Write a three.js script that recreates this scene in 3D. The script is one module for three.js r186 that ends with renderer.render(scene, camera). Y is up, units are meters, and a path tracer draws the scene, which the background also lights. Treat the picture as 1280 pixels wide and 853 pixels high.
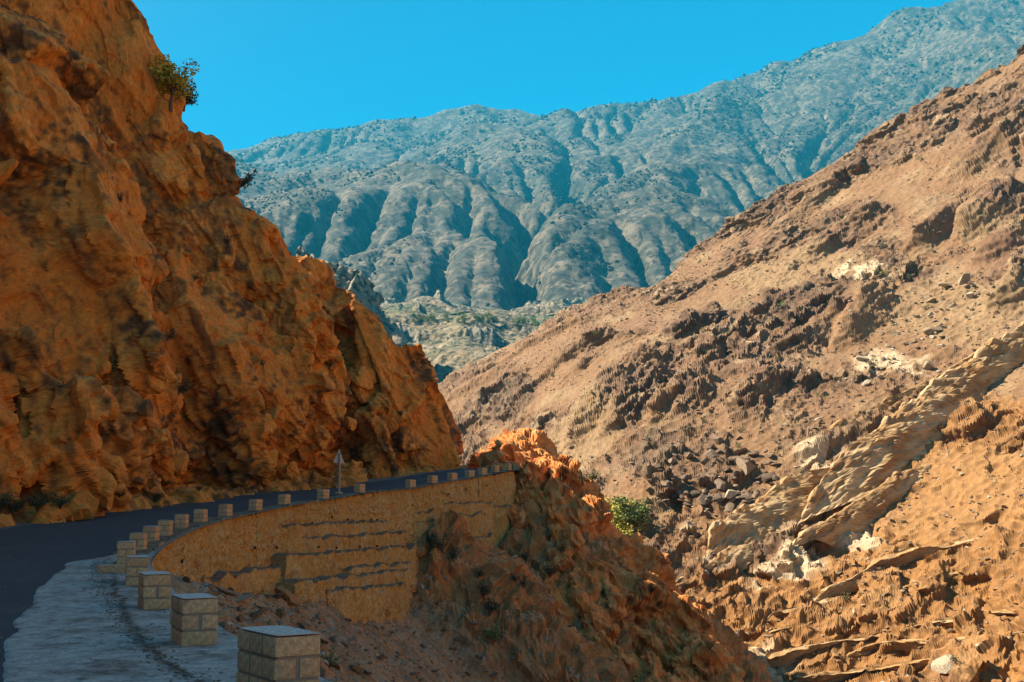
import * as THREE from 'three';
import { mergeGeometries, mergeVertices, toCreasedNormals } from 'three/addons/utils/BufferGeometryUtils.js';

// ---------------------------------------------------------------- camera, sky, sun, exposure
const W = 1280, H = 853, F = 1400, HORIZON = 640, EYE = 3;
const PITCH = Math.atan((HORIZON - H / 2) / F);
const renderer = new THREE.WebGLRenderer({ antialias: true });
renderer.setSize(1024, 682);
renderer.toneMapping = THREE.LinearToneMapping;
renderer.toneMappingExposure = 3.3;
renderer.shadowMap.enabled = true;
const scene = new THREE.Scene();
const camera = new THREE.PerspectiveCamera(2 * Math.atan(H / 2 / F) * 180 / Math.PI, W / H, 0.5, 30000);
camera.position.set(0, EYE, 0);
camera.rotation.x = PITCH;
scene.add(camera);

const SUN = new THREE.Vector3(-0.86, 0.80, -0.36).normalize();
{
  const w = 512, h = 256, a = new Float32Array(w * h * 4);
  for (let j = 0; j < h; j++) for (let i = 0; i < w; i++) {
    const el = ((j + 0.5) / h - 0.5) * Math.PI, az = ((i + 0.5) / w - 0.5) * 2 * Math.PI;
    const d = [Math.cos(el) * Math.cos(az), Math.sin(el), Math.cos(el) * Math.sin(az)];
    const up = Math.max(0, d[1]);
    const k = Math.exp(-up * 2.6);                                 // a clear mountain sky: deep overhead, paler towards the horizon
    const c = d[0] * SUN.x + d[1] * SUN.y + d[2] * SUN.z;
    const glow = 0.34 * Math.exp(-(1 - c) * 12);  // air round the sun
    let r = 0.002 + 0.0005 * k, g = 0.026 + 0.225 * k, b = 0.09 + 0.385 * k;
    r += glow * 0.95; g += glow * 0.92; b += glow * 0.85;
    if (d[1] < 0) { r = 0.06; g = 0.12; b = 0.16; }
    a.set([r, g, b, 1], (j * w + i) * 4);
  }
  const t = new THREE.DataTexture(a, w, h, THREE.RGBAFormat, THREE.FloatType);
  t.mapping = THREE.EquirectangularReflectionMapping;
  t.magFilter = THREE.LinearFilter; t.needsUpdate = true;
  scene.background = t; scene.environment = t;
}
const sun = new THREE.DirectionalLight(new THREE.Color(1, 0.88, 0.68), 5);
sun.position.copy(SUN).multiplyScalar(900); sun.target.position.set(0, 0, -150);
sun.castShadow = true; sun.shadow.mapSize.set(4096, 4096);
Object.assign(sun.shadow.camera, { left: -500, right: 500, top: 500, bottom: -500, near: 10, far: 2500 });
scene.add(sun, sun.target);
scene.fog = new THREE.FogExp2(new THREE.Color(0.03, 0.62, 1.0), 0.000085);

// ---------------------------------------------------------------- numbers and noise
const sinP = Math.sin(PITCH), cosP = Math.cos(PITCH);
function P(x, y, d) {                                                // the point d metres ahead in the direction of a pixel
  const cx = (x - W / 2) / F, cy = -(y - H / 2) / F, k = d / (cosP - cy * sinP);
  return new THREE.Vector3(cx * k, EYE + (cy * cosP + sinP) * k, -d);
}
function pixelOf(p) {
  const y = p.y - EYE, d = -p.z, fwd = d * cosP + y * sinP, up = y * cosP - d * sinP;
  return [W / 2 + F * p.x / fwd, H / 2 - F * up / fwd, fwd];
}
let seed = 12345;
const rnd = () => { seed = (seed + 0x6D2B79F5) | 0; let t = Math.imul(seed ^ (seed >>> 15), 1 | seed); t = (t + Math.imul(t ^ (t >>> 7), 61 | t)) ^ t; return ((t ^ (t >>> 14)) >>> 0) / 4294967296; };
const rr = (a, b) => a + (b - a) * rnd();
const clamp = (x, a = 0, b = 1) => x < a ? a : x > b ? b : x;
const lerp = (a, b, t) => a + (b - a) * t;
const sstep = (a, b, x) => { const t = clamp((x - a) / (b - a)); return t * t * (3 - 2 * t); };
const table = (xs, ys) => x => { if (x <= xs[0]) return ys[0]; for (let i = 1; i < xs.length; i++) if (x <= xs[i]) return lerp(ys[i - 1], ys[i], (x - xs[i - 1]) / (xs[i] - xs[i - 1])); return ys[ys.length - 1]; };
const hash = (x, y, z) => { let h = Math.imul(x, 374761393) ^ Math.imul(y, 668265263) ^ Math.imul(z, 1274126177); h = Math.imul(h ^ (h >>> 13), 1274126177); h ^= h >>> 16; return h >>> 0; };
const G3 = []; for (let i = 0; i < 64; i++) { const z = 1 - 2 * (i + 0.5) / 64, a = i * 2.399963; const s = Math.sqrt(1 - z * z); G3.push([s * Math.cos(a), s * Math.sin(a), z]); }
function noise(x, y, z) {
  const ix = Math.floor(x), iy = Math.floor(y), iz = Math.floor(z), fx = x - ix, fy = y - iy, fz = z - iz;
  const u = fx * fx * fx * (fx * (fx * 6 - 15) + 10), v = fy * fy * fy * (fy * (fy * 6 - 15) + 10), w = fz * fz * fz * (fz * (fz * 6 - 15) + 10);
  const g = (a, b, c) => { const q = G3[hash(ix + a, iy + b, iz + c) & 63]; return q[0] * (fx - a) + q[1] * (fy - b) + q[2] * (fz - c); };
  const x00 = lerp(g(0, 0, 0), g(1, 0, 0), u), x10 = lerp(g(0, 1, 0), g(1, 1, 0), u), x01 = lerp(g(0, 0, 1), g(1, 0, 1), u), x11 = lerp(g(0, 1, 1), g(1, 1, 1), u);
  return lerp(lerp(x00, x10, v), lerp(x01, x11, v), w) * 1.5;
}
function fbm(x, y, z, o = 4) { let s = 0, a = 0.5, n = 0; for (let i = 0; i < o; i++) { s += a * noise(x, y, z); n += a; a *= 0.5; x = x * 2.03 + 17.1; y = y * 2.03 + 3.7; z = z * 2.03 + 9.2; } return s / n; }
function ridged(x, y, z, o = 4) { let s = 0, a = 0.5, n = 0; for (let i = 0; i < o; i++) { s += a * (1 - 2 * Math.abs(noise(x, y, z))); n += a; a *= 0.5; x = x * 2.03 + 17.1; y = y * 2.03 + 3.7; z = z * 2.03 + 9.2; } return s / n; }
const FC = { h: 0, edge: 0, id: 0 };
function facet(x, y, z, tilt = 0.9) {                                            // broken rock: each cell is a tilted plane of its own height
  const ix = Math.floor(x - 0.5), iy = Math.floor(y - 0.5), iz = Math.floor(z - 0.5);
  let f1 = 9, f2 = 9, hx = 0, hy = 0, hz = 0, hid = 0, gx = 0, gy = 0, gz = 0, gid = 0;
  for (let a = 0; a < 2; a++) for (let b = 0; b < 2; b++) for (let c = 0; c < 2; c++) {
    const cx = ix + a, cy = iy + b, cz = iz + c, h = hash(cx, cy, cz);
    const dx = x - cx - 0.15 - 0.7 * (h & 1023) / 1023, dy = y - cy - 0.15 - 0.7 * ((h >>> 10) & 1023) / 1023, dz = z - cz - 0.15 - 0.7 * ((h >>> 20) & 1023) / 1023;
    const d = dx * dx + dy * dy + dz * dz;
    if (d < f1) { f2 = f1; gx = hx; gy = hy; gz = hz; gid = hid; f1 = d; hx = dx; hy = dy; hz = dz; hid = h; } else if (d < f2) { f2 = d; gx = dx; gy = dy; gz = dz; gid = h; }
  }
  const k = Math.imul(hid, 2654435761) >>> 0, g = G3[k & 63];
  FC.id = (k >>> 8 & 1023) / 1023; FC.edge = Math.sqrt(f2) - Math.sqrt(f1);
  FC.h = (FC.id - 0.5) + tilt * (g[0] * hx + g[1] * hy + g[2] * hz);
  if (FC.edge < 0.035) { const k2 = Math.imul(gid, 2654435761) >>> 0, g2 = G3[k2 & 63], h2 = (k2 >>> 8 & 1023) / 1023 - 0.5 + tilt * (g2[0] * gx + g2[1] * gy + g2[2] * gz); FC.h = lerp(0.5 * (FC.h + h2), FC.h, FC.edge / 0.035); }
  return FC.h;
}
function chip(x, y, z, tilt = 0.8) {                                 // chipped rock: shallow scoops that meet in sharp ridges
  const ix = Math.floor(x - 0.5), iy = Math.floor(y - 0.5), iz = Math.floor(z - 0.5); let best = 9, id = 0;
  for (let a = 0; a < 2; a++) for (let b = 0; b < 2; b++) for (let c = 0; c < 2; c++) {
    const cx = ix + a, cy = iy + b, cz = iz + c, h = hash(cx, cy, cz), k = Math.imul(h, 2654435761) >>> 0, g = G3[k & 63];
    const dx = x - cx - 0.2 - 0.6 * (h & 1023) / 1023, dy = y - cy - 0.2 - 0.6 * ((h >>> 10) & 1023) / 1023, dz = z - cz - 0.2 - 0.6 * ((h >>> 20) & 1023) / 1023, r = (k >>> 8 & 1023) / 1023;
    const f = 0.55 * r + tilt * (g[0] * dx + g[1] * dy + g[2] * dz) + 1.05 * (dx * dx + dy * dy + dz * dz); if (f < best) { best = f; id = r; }
  }
  FC.id = id; FC.h = best - 0.25; return FC.h;
}
// axes of the rock's own fabric: long along a, thin along c
function fabric(a, c, la, lb, lc) {
  const A = new THREE.Vector3(...a).normalize(), C = new THREE.Vector3(...c).normalize(), B = new THREE.Vector3().crossVectors(C, A).normalize(); C.crossVectors(A, B);
  return (p, s) => [(p.x * A.x + p.y * A.y + p.z * A.z) / (s * la), (p.x * B.x + p.y * B.y + p.z * B.z) / (s * lb), (p.x * C.x + p.y * C.y + p.z * C.z) / (s * lc)];
}

// ---------------------------------------------------------------- naming
const taken = new Map();
const numbered = n => { const k = taken.get(n) || 0; taken.set(n, k + 1); return k ? `${n}_${String(k).padStart(3, '0')}` : n; };
function add(o, name, label, category, group) {
  o.name = numbered(name); o.userData = { label, category, kind: 'thing' }; if (group) o.userData.group = group;
  o.traverse(m => { if (m.isMesh) { m.castShadow = true; m.receiveShadow = true; } });
  scene.add(o); return o;
}
function struct(o, name) { o.name = numbered(name); o.userData.kind = 'structure'; o.castShadow = o.receiveShadow = true; scene.add(o); return o; }
function stuff(o, name, label, category) { o.name = numbered(name); o.userData = { label, category, kind: 'stuff' }; o.castShadow = o.receiveShadow = true; scene.add(o); return o; }
function part(parent, name, geo, mat) { const m = new THREE.Mesh(geo, mat); m.name = name; m.castShadow = m.receiveShadow = true; parent.add(m); return m; }

// ---------------------------------------------------------------- materials
function noiseTexture(n, fn, srgb) {
  const a = new Uint8Array(n * n * 4);
  for (let j = 0; j < n; j++) for (let i = 0; i < n; i++) { const c = fn(i / n, j / n); for (let k = 0; k < 3; k++) a[(j * n + i) * 4 + k] = clamp(Array.isArray(c) ? c[k] : c) * 255; a[(j * n + i) * 4 + 3] = 255; }
  const t = new THREE.DataTexture(a, n, n); t.wrapS = t.wrapT = THREE.RepeatWrapping; t.magFilter = THREE.LinearFilter; t.minFilter = THREE.LinearMipmapLinearFilter; t.generateMipmaps = true;
  if (srgb) t.colorSpace = THREE.SRGBColorSpace; t.needsUpdate = true; return t;
}
// noise that repeats without a seam
function pn(x, y, per, sd) { const ix = Math.floor(x), iy = Math.floor(y), fx = x - ix, fy = y - iy, u = fx * fx * fx * (fx * (fx * 6 - 15) + 10), v = fy * fy * fy * (fy * (fy * 6 - 15) + 10); const g = (a, b) => { const t = (hash((ix + a) % per, (iy + b) % per, sd) & 1023) / 1023 * 6.2832; return Math.cos(t) * (fx - a) + Math.sin(t) * (fy - b); }; return 1.4 * lerp(lerp(g(0, 0), g(1, 0), u), lerp(g(0, 1), g(1, 1), u), v); }
function tor(u, v, f, o, s = 0) { let t = 0, a = 0.5, n = 0; for (let i = 0; i < o; i++) { t += a * pn(u * f, v * f, f, s * 31 + i); n += a; a *= 0.5; f *= 2; } return t / n; }
const rockBump = noiseTexture(512, (u, v) => { const n = tor(u, v, 9, 5), m = tor(u, v, 34, 3, 5); return 0.5 + 0.55 * n + 0.3 * (Math.abs(m) - 0.2); });
const rockTint = noiseTexture(512, (u, v) => { const n = tor(u, v, 12, 5, 3), m = tor(u, v, 60, 2, 9); const k = 0.86 + 0.24 * n + 0.2 * m; return [k, k * 0.99, k * 0.97]; }, true);
const softTint = noiseTexture(512, (u, v) => { const k = 0.93 + 0.12 * tor(u, v, 12, 5, 3) + 0.12 * tor(u, v, 60, 2, 9); return [k, k, k]; }, true);
const gritTint = noiseTexture(512, (u, v) => { const m = tor(u, v, 120, 2, 2), n = tor(u, v, 20, 4, 11); const k = 0.8 + 0.36 * m + 0.2 * n; return [k, k, k]; }, true);
const gritBump = noiseTexture(512, (u, v) => 0.5 + 0.5 * tor(u, v, 110, 3, 2));
const farTint = noiseTexture(1024, (u, v) => { const a = tor(u, v, 8, 4, 41), b = tor(u, v, 60, 3, 42), e = tor(u, v, 150, 2, 43); const t = sstep(-0.02, 0.3, b + 0.5 * a + 0.35 * e); return [lerp(1, 0.42, t) + 0.25 * e, lerp(0.98, 0.47, t) + 0.25 * e, lerp(0.95, 0.44, t) + 0.22 * e]; }, true);
const farBump = noiseTexture(512, (u, v) => 0.5 + 0.5 * tor(u, v, 16, 5, 47));
function rep(t, m) { const c = t.clone(); c.repeat.set(1 / m, 1 / m); c.needsUpdate = true; return c; }
function surf(color, o = {}) { return new THREE.MeshStandardMaterial({ color: Array.isArray(color) ? new THREE.Color(...color) : color, roughness: 0.95, metalness: 0, ...o }); }
const M = {
  cliff: surf(0xffffff, { vertexColors: true, flatShading: true, map: rep(softTint, 5) }),
  slope: surf(0xffffff, { vertexColors: true, flatShading: true, map: rep(softTint, 14) }),
  hill: surf(0xffffff, { vertexColors: true, flatShading: true, map: rep(gritTint, 6) }),
  far: surf(0xffffff, { vertexColors: true, map: rep(farTint, 760), bumpMap: rep(farBump, 420), bumpScale: 6 }),
  near: surf(0xffffff, { vertexColors: true, map: rep(farTint, 300), bumpMap: rep(farBump, 130), bumpScale: 4 }),
  asphalt: surf(0xffffff, { vertexColors: true, map: rep(gritTint, 3), bumpMap: rep(gritBump, 2.5), bumpScale: 0.01, roughness: 0.85 }),
  shoulder: surf(0xffffff, { vertexColors: true, map: rep(rockTint, 3), bumpMap: rep(gritBump, 2), bumpScale: 0.02 }),
  wall: surf(0xffffff, { vertexColors: true, bumpMap: rep(rockBump, 1.6), bumpScale: 0.09, map: rep(gritTint, 4) }),
  block: [[0.72, 0.47, 0.25], [0.75, 0.51, 0.28], [0.66, 0.43, 0.235]].map(c => surf(c, { map: rep(rockTint, 0.9), bumpMap: rep(gritBump, 0.8), bumpScale: 0.008 })),
  mortar: surf([0.26, 0.2, 0.14]),
  cap: surf([0.78, 0.74, 0.66], { map: rep(rockTint, 0.7), bumpMap: rep(gritBump, 0.6), bumpScale: 0.01 }),
  rock: [[0.36, 0.25, 0.15], [0.30, 0.215, 0.14], [0.42, 0.31, 0.2], [0.24, 0.175, 0.125]].map(c => surf(c, { map: rep(rockTint, 2), bumpMap: rep(rockBump, 1.5), bumpScale: 0.1 })),
  paleRock: surf([0.55, 0.45, 0.33], { map: rep(rockTint, 2), bumpMap: rep(rockBump, 1.5), bumpScale: 0.08 }),
  darkRock: [[0.2, 0.135, 0.095], [0.26, 0.175, 0.12], [0.32, 0.22, 0.15]].map(c => surf(c, { map: rep(rockTint, 2), bumpMap: rep(rockBump, 1.5), bumpScale: 0.1 })),
  bark: surf([0.12, 0.085, 0.055]),
  leafYellow: surf([0.40, 0.36, 0.045], { side: THREE.DoubleSide, roughness: 0.8 }),
  leafGreen: surf([0.13, 0.17, 0.035], { side: THREE.DoubleSide, roughness: 0.8 }),
  leafDark: surf([0.05, 0.065, 0.028], { side: THREE.DoubleSide, roughness: 0.85 }),
  leafDry: surf([0.16, 0.13, 0.05], { side: THREE.DoubleSide, roughness: 0.9 }),
  steel: surf([0.30, 0.34, 0.36], { metalness: 0.2, roughness: 0.55 }),
  post: surf([0.34, 0.31, 0.27], { roughness: 0.6 }),
  hole: surf([0.03, 0.025, 0.02]),
};

// ---------------------------------------------------------------- surfaces
const cr = (a, b, c, d, t) => 0.5 * (2 * b + (c - a) * t + (2 * a - 5 * b + 4 * c - d) * t * t + (3 * b - a - 3 * c + d) * t * t * t);
function loft(cols) {                                                // smooth surface through a net of points
  const nc = cols.length, nr = cols[0].length, at = (i, j) => cols[clamp(i, 0, nc - 1)][clamp(j, 0, nr - 1)];
  return (u, v, out) => {
    const i = Math.min(nc - 2, Math.floor(u)), j = Math.min(nr - 2, Math.floor(v)), tu = u - i, tv = v - j;
    for (const k of ['x', 'y', 'z']) {
      const q = [0, 1, 2, 3].map(b => cr(at(i - 1, j + b - 1)[k], at(i, j + b - 1)[k], at(i + 1, j + b - 1)[k], at(i + 2, j + b - 1)[k], tu));
      out[k] = cr(q[0], q[1], q[2], q[3], tv);
    }
    return out;
  };
}
function spread(n, weights) {                                        // n samples over weights.length intervals
  const out = [], sum = weights.reduce((a, b) => a + b, 0);
  weights.forEach((w, i) => { const k = Math.max(2, Math.round(n * w / sum)); for (let j = 0; j < k; j++) out.push(i + j / k); });
  out.push(weights.length); return out;
}
// a grid of points, pushed along its own normals by displace(p, n, u, v, color) -> metres; keeps its points for placing things
function sheet(fn, us, vs, displace, mat, flip = false, look = null) {
  let LA, LB; if (look) { const D = new THREE.Vector3(...look).normalize(); LA = new THREE.Vector3(0, 1, 0).cross(D).normalize(); LB = D.clone().cross(LA); }
  const nu = us.length, nv = vs.length, N = nu * nv, base = new Float32Array(N * 3), pos = new Float32Array(N * 3), col = new Float32Array(N * 3), uv = new Float32Array(N * 2), q = new THREE.Vector3();
  for (let i = 0; i < nu; i++) for (let j = 0; j < nv; j++) { fn(us[i], vs[j], q); base.set([q.x, q.y, q.z], (i * nv + j) * 3); }
  const dist = (a, b) => Math.hypot(base[a * 3] - base[b * 3], base[a * 3 + 1] - base[b * 3 + 1], base[a * 3 + 2] - base[b * 3 + 2]);
  const mj = nv >> 1, mi = nu >> 1, su = new Float32Array(nu), sv = new Float32Array(nv);
  for (let i = 1; i < nu; i++) su[i] = su[i - 1] + dist((i - 1) * nv + mj, i * nv + mj);
  for (let j = 1; j < nv; j++) sv[j] = sv[j - 1] + dist(mi * nv + j - 1, mi * nv + j);
  const p = new THREE.Vector3(), n = new THREE.Vector3(), a = new THREE.Vector3(), b = new THREE.Vector3(), c = [1, 1, 1];
  const get = (k, o) => o.set(base[k * 3], base[k * 3 + 1], base[k * 3 + 2]);
  let reach = 1;
  const normalAt = (i, j) => { const i0 = Math.max(0, i - reach), i1 = Math.min(nu - 1, i + reach), j0 = Math.max(0, j - reach), j1 = Math.min(nv - 1, j + reach); get(i1 * nv + j, a).sub(get(i0 * nv + j, p)); get(i * nv + j1, b).sub(get(i * nv + j0, p)); n.crossVectors(a, b).normalize(); if (flip) n.negate(); };
  const two = typeof displace === 'object', K = two ? displace.channels + 2 : 0; let ch = two ? new Float32Array(N * K) : null; const one = new Float32Array(K);
  if (two) {
    // first the large forms; then the net is drawn even again, so that steep faces get as many points as flat ones
    const moved = new Float32Array(N * 3);
    for (let i = 0; i < nu; i++) for (let j = 0; j < nv; j++) { const k = i * nv + j; normalAt(i, j); get(k, p); const d = displace.macro(p, n, us[i], vs[j], one); one[K - 2] = us[i]; one[K - 1] = vs[j]; moved[k * 3] = p.x + n.x * d; moved[k * 3 + 1] = p.y + n.y * d; moved[k * 3 + 2] = p.z + n.z * d; ch.set(one, k * K); }
    const relax = (arr, passes) => { for (let pass = 0; pass < passes; pass++) for (const [sa, na, sb, nb] of [[nv, nu, 1, nv], [1, nv, nv, nu]]) { // take the saw teeth out between neighbouring lines
      const src = arr.slice(); for (let i = 1; i < na - 1; i++) for (let j = 0; j < nb; j++) { const k = i * sa + j * sb; for (let q = 0; q < 3; q++) arr[k * 3 + q] = 0.5 * src[k * 3 + q] + 0.25 * (src[(k - sa) * 3 + q] + src[(k + sa) * 3 + q]); }
    } };
    relax(moved, 1);
    base.set(moved);
    const even = (na, nb, at, first) => {                            // along every line of the net, a short run at a time
      const src = base.slice(), srcC = ch.slice(), L = []; for (let i = 0; i < na; i++) { const l = new Float32Array(nb); for (let j = 1; j < nb; j++) l[j] = dist(at(i, j - 1), at(i, j)); L.push(l); }
      const cum = new Float32Array(64), R = 18;
      for (let i = 0; i < na; i++) for (let j0 = first ? 0 : -R / 2; j0 < nb - 1; j0 += R) {
        const A0 = Math.max(0, j0), B0 = Math.min(nb - 1, j0 + R), m = B0 - A0; if (m < 2) continue;
        cum[0] = 0; for (let j = 1; j <= m; j++) { let t = 0, q2 = 0; for (let q = -3; q <= 3; q++) { const ii = i + q; if (ii < 0 || ii >= na) continue; t += L[ii][A0 + j]; q2++; } cum[j] = cum[j - 1] + t / q2; }
        let o = 1; for (let j = 1; j < m; j++) { const want = cum[m] * j / m; while (o < m && cum[o] < want) o++; const f = clamp((want - cum[o - 1]) / Math.max(1e-6, cum[o] - cum[o - 1])), A = at(i, A0 + o - 1), B = at(i, A0 + o), D = at(i, A0 + j); for (let q = 0; q < 3; q++) base[D * 3 + q] = lerp(src[A * 3 + q], src[B * 3 + q], f); for (let q = 0; q < K; q++) ch[D * K + q] = lerp(srcC[A * K + q], srcC[B * K + q], f); }
      }
    };
    for (const first of [true, false]) { even(nu, nv, (i, j) => i * nv + j, first); even(nv, nu, (i, j) => j * nv + i, first); }
    relax(base, displace.relax || 3);
    reach = 3;
  }
  for (let i = 0; i < nu; i++) for (let j = 0; j < nv; j++) {
    const k = i * nv + j; normalAt(i, j);
    get(k, p); c[0] = c[1] = c[2] = 1;
    const d = two ? displace.fine(p, n, ch[k * K + K - 2], ch[k * K + K - 1], c, ch.subarray(k * K, k * K + K)) : displace(p, n, us[i], vs[j], c);
    pos[k * 3] = p.x + n.x * d; pos[k * 3 + 1] = p.y + n.y * d; pos[k * 3 + 2] = p.z + n.z * d;
    col.set(c, k * 3); if (look) { uv[k * 2] = pos[k * 3] * LA.x + pos[k * 3 + 1] * LA.y + pos[k * 3 + 2] * LA.z; uv[k * 2 + 1] = pos[k * 3] * LB.x + pos[k * 3 + 1] * LB.y + pos[k * 3 + 2] * LB.z; } else { uv[k * 2] = su[i]; uv[k * 2 + 1] = sv[j]; }
  }
  const idx = new Uint32Array((nu - 1) * (nv - 1) * 6); let m = 0;
  for (let i = 0; i < nu - 1; i++) for (let j = 0; j < nv - 1; j++) {
    const k = i * nv + j;
    if (flip) { idx[m++] = k; idx[m++] = k + 1; idx[m++] = k + nv; idx[m++] = k + 1; idx[m++] = k + nv + 1; idx[m++] = k + nv; }
    else { idx[m++] = k; idx[m++] = k + nv; idx[m++] = k + 1; idx[m++] = k + 1; idx[m++] = k + nv; idx[m++] = k + nv + 1; }
  }
  const g = new THREE.BufferGeometry();
  g.setAttribute('position', new THREE.BufferAttribute(pos, 3)); g.setAttribute('color', new THREE.BufferAttribute(col, 3)); g.setAttribute('uv', new THREE.BufferAttribute(uv, 2)); g.setIndex(new THREE.BufferAttribute(idx, 1));
  if (!mat.flatShading) g.computeVertexNormals();
  const mesh = new THREE.Mesh(g, mat); mesh.pts = { pos, nu, nv, us, vs, base }; return mesh;
}
const mixc = (c, d, t) => { c[0] = lerp(c[0], d[0], t); c[1] = lerp(c[1], d[1], t); c[2] = lerp(c[2], d[2], t); };
const setc = (c, d) => { c[0] = d[0]; c[1] = d[1]; c[2] = d[2]; };
// the point of a sheet seen at a pixel, nearest first
function seen(mesh, x, y, tol = 2.5) {
  const S = mesh.pts;
  if (!S.px) { const n = S.nu * S.nv; S.px = new Float32Array(n * 3); const p = new THREE.Vector3(); for (let k = 0; k < n; k++) { p.set(S.pos[k * 3], S.pos[k * 3 + 1], S.pos[k * 3 + 2]); const a = pixelOf(p); if (a[2] < 1) { S.px[k * 3] = 1e6; continue; } S.px[k * 3] = a[0]; S.px[k * 3 + 1] = a[1]; S.px[k * 3 + 2] = a[2]; } }
  let best = -1, bd = 1e9;
  for (let k = 0; k < S.nu * S.nv; k++) { const dx = S.px[k * 3] - x, dy = S.px[k * 3 + 1] - y; const e = dx * dx + dy * dy; if (e < tol * tol && S.px[k * 3 + 2] < bd) { bd = S.px[k * 3 + 2]; best = k; } }
  if (best < 0) return tol > 30 ? null : seen(mesh, x, y, tol * 2.2);
  return new THREE.Vector3(S.pos[best * 3], S.pos[best * 3 + 1], S.pos[best * 3 + 2]);
}
const T0 = Date.now(), lap = s => console.log(s, ((Date.now() - T0) / 1000).toFixed(1));

// ================================================================ the line of guard pillars: x, depth, height of its foot
const pillarSpots = [ // pixel x, pixel y of the foot, metres ahead
  [343, 868, 12.4], [242, 812, 16.9], [192, 767, 22.4], [170, 737, 27.6], [157, 706, 35], [172, 691, 41.3], [188, 679.5, 45.7], [206, 671, 49.2], [226, 661.5, 53.5], [250, 654, 57.8], [281, 647.5, 62.5],
  [319, 638.5, 68], [355, 632.5, 73.5], [404, 625, 80], [450, 617.5, 87], [514, 607.5, 95.5], [540, 604, 99], [565, 601, 102.3], [587, 597.5, 105.4], [603, 594, 108.2], [619, 590.5, 111], [635, 586.5, 114]];
const lineP = [[4.6, -28, 0.95], [3.2, -12, 0.95], [0.4, 3, 0.98]].map(([x, d, y]) => new THREE.Vector3(x, y, -d));
const nearCount = lineP.length;
for (const [x, y, d] of pillarSpots) lineP.push(P(x, y, d));
for (const [x, d, y] of [[0.5, 119, 7.25], [-1.0, 125, 7.6], [-5.5, 131.5, 7.9], [-13, 138, 8.2], [-26, 145, 8.6]]) lineP.push(new THREE.Vector3(x, y, -d));
{ // even out the heights
  const ys = lineP.map(p => p.y); for (let r = 0; r < 2; r++) { const c = ys.slice(); for (let i = 1; i < ys.length - 1; i++) ys[i] = (c[i - 1] + 2 * c[i] + c[i + 1]) / 4; } lineP.forEach((p, i) => p.y = ys[i]);
}
const edge = new THREE.CatmullRomCurve3(lineP, false, 'centripetal');
const NE = 700, E = [];                                              // dense samples: point, tangent (ahead), normal (towards the gorge), metres along
{
  let s = 0; for (let i = 0; i <= NE; i++) { const p = edge.getPoint(i / NE), t = edge.getTangent(i / NE); t.y = 0; t.normalize(); if (i) s += p.distanceTo(E[i - 1].p); E.push({ p, t, n: new THREE.Vector3(-t.z, 0, t.x), s, px: pixelOf(p)[0], k: i / NE * (lineP.length - 1) }); }
  // normals point to the right of the way ahead
}
const SEND = E[NE].s;
function edgeAt(s) { let lo = 0, hi = NE; while (hi - lo > 1) { const m = (lo + hi) >> 1; if (E[m].s <= s) lo = m; else hi = m; } const t = clamp((s - E[lo].s) / (E[hi].s - E[lo].s)); return { p: E[lo].p.clone().lerp(E[hi].p, t), t: E[lo].t.clone().lerp(E[hi].t, t).normalize(), n: E[lo].n.clone().lerp(E[hi].n, t).normalize() }; }
const sOfPillar = i => { const k = i + nearCount; let b = 0; for (let j = 0; j <= NE; j++) if (Math.abs(E[j].k - k) < Math.abs(E[b].k - k)) b = j; return E[b].s; };
const S0 = sOfPillar(0), SW = sOfPillar(5), SEnd = sOfPillar(21);
// metres along the wall where it is seen at pixel column x (beyond the fifth pillar)
function sAtPx(x) { let b = 0, bd = 1e9; for (let j = 0; j <= NE; j++) if (E[j].s > SW - 6 && E[j].s < SEnd + 3) { const e = Math.abs(E[j].px - x); if (E[j].s > sOfPillar(5) - 1 && e < bd) { bd = e; b = j; } } return E[b].s; }
lap('line'); 

// ---------------------------------------------------------------- road, shoulder, verge
function ribbon(s0, s1, ds, ts, lift, mat, color, rough = 0) {
  const us = []; for (let s = s0; s <= s1 + 1e-6; s += ds) us.push(s);
  return sheet((s, t, o) => { const e = edgeAt(s); const tt = typeof t === 'number' ? t : 0; const w = widthAt(s); const k = tt < 0 ? tt * w : tt; o.copy(e.p).addScaledVector(e.n, k); o.y += lift + (k < 0 ? -k * 0.012 : 0); return o; }, us, ts, (p, n, u, v, c) => { setc(c, color); return rough ? rough * fbm(p.x * 1.3, p.y, p.z * 1.3, 3) : 0; }, mat, false);
}
const sC = [S0, sOfPillar(10), sOfPillar(15), sOfPillar(19), sOfPillar(21), SEND];
const widthAt = table(sC, [1, 1, 0.95, 0.9, 0.85, 0.85]);             // share of the full 9.6 m from pillars to rock
const lin = (a, b, n) => Array.from({ length: n + 1 }, (_, i) => a + (b - a) * i / n);
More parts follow.
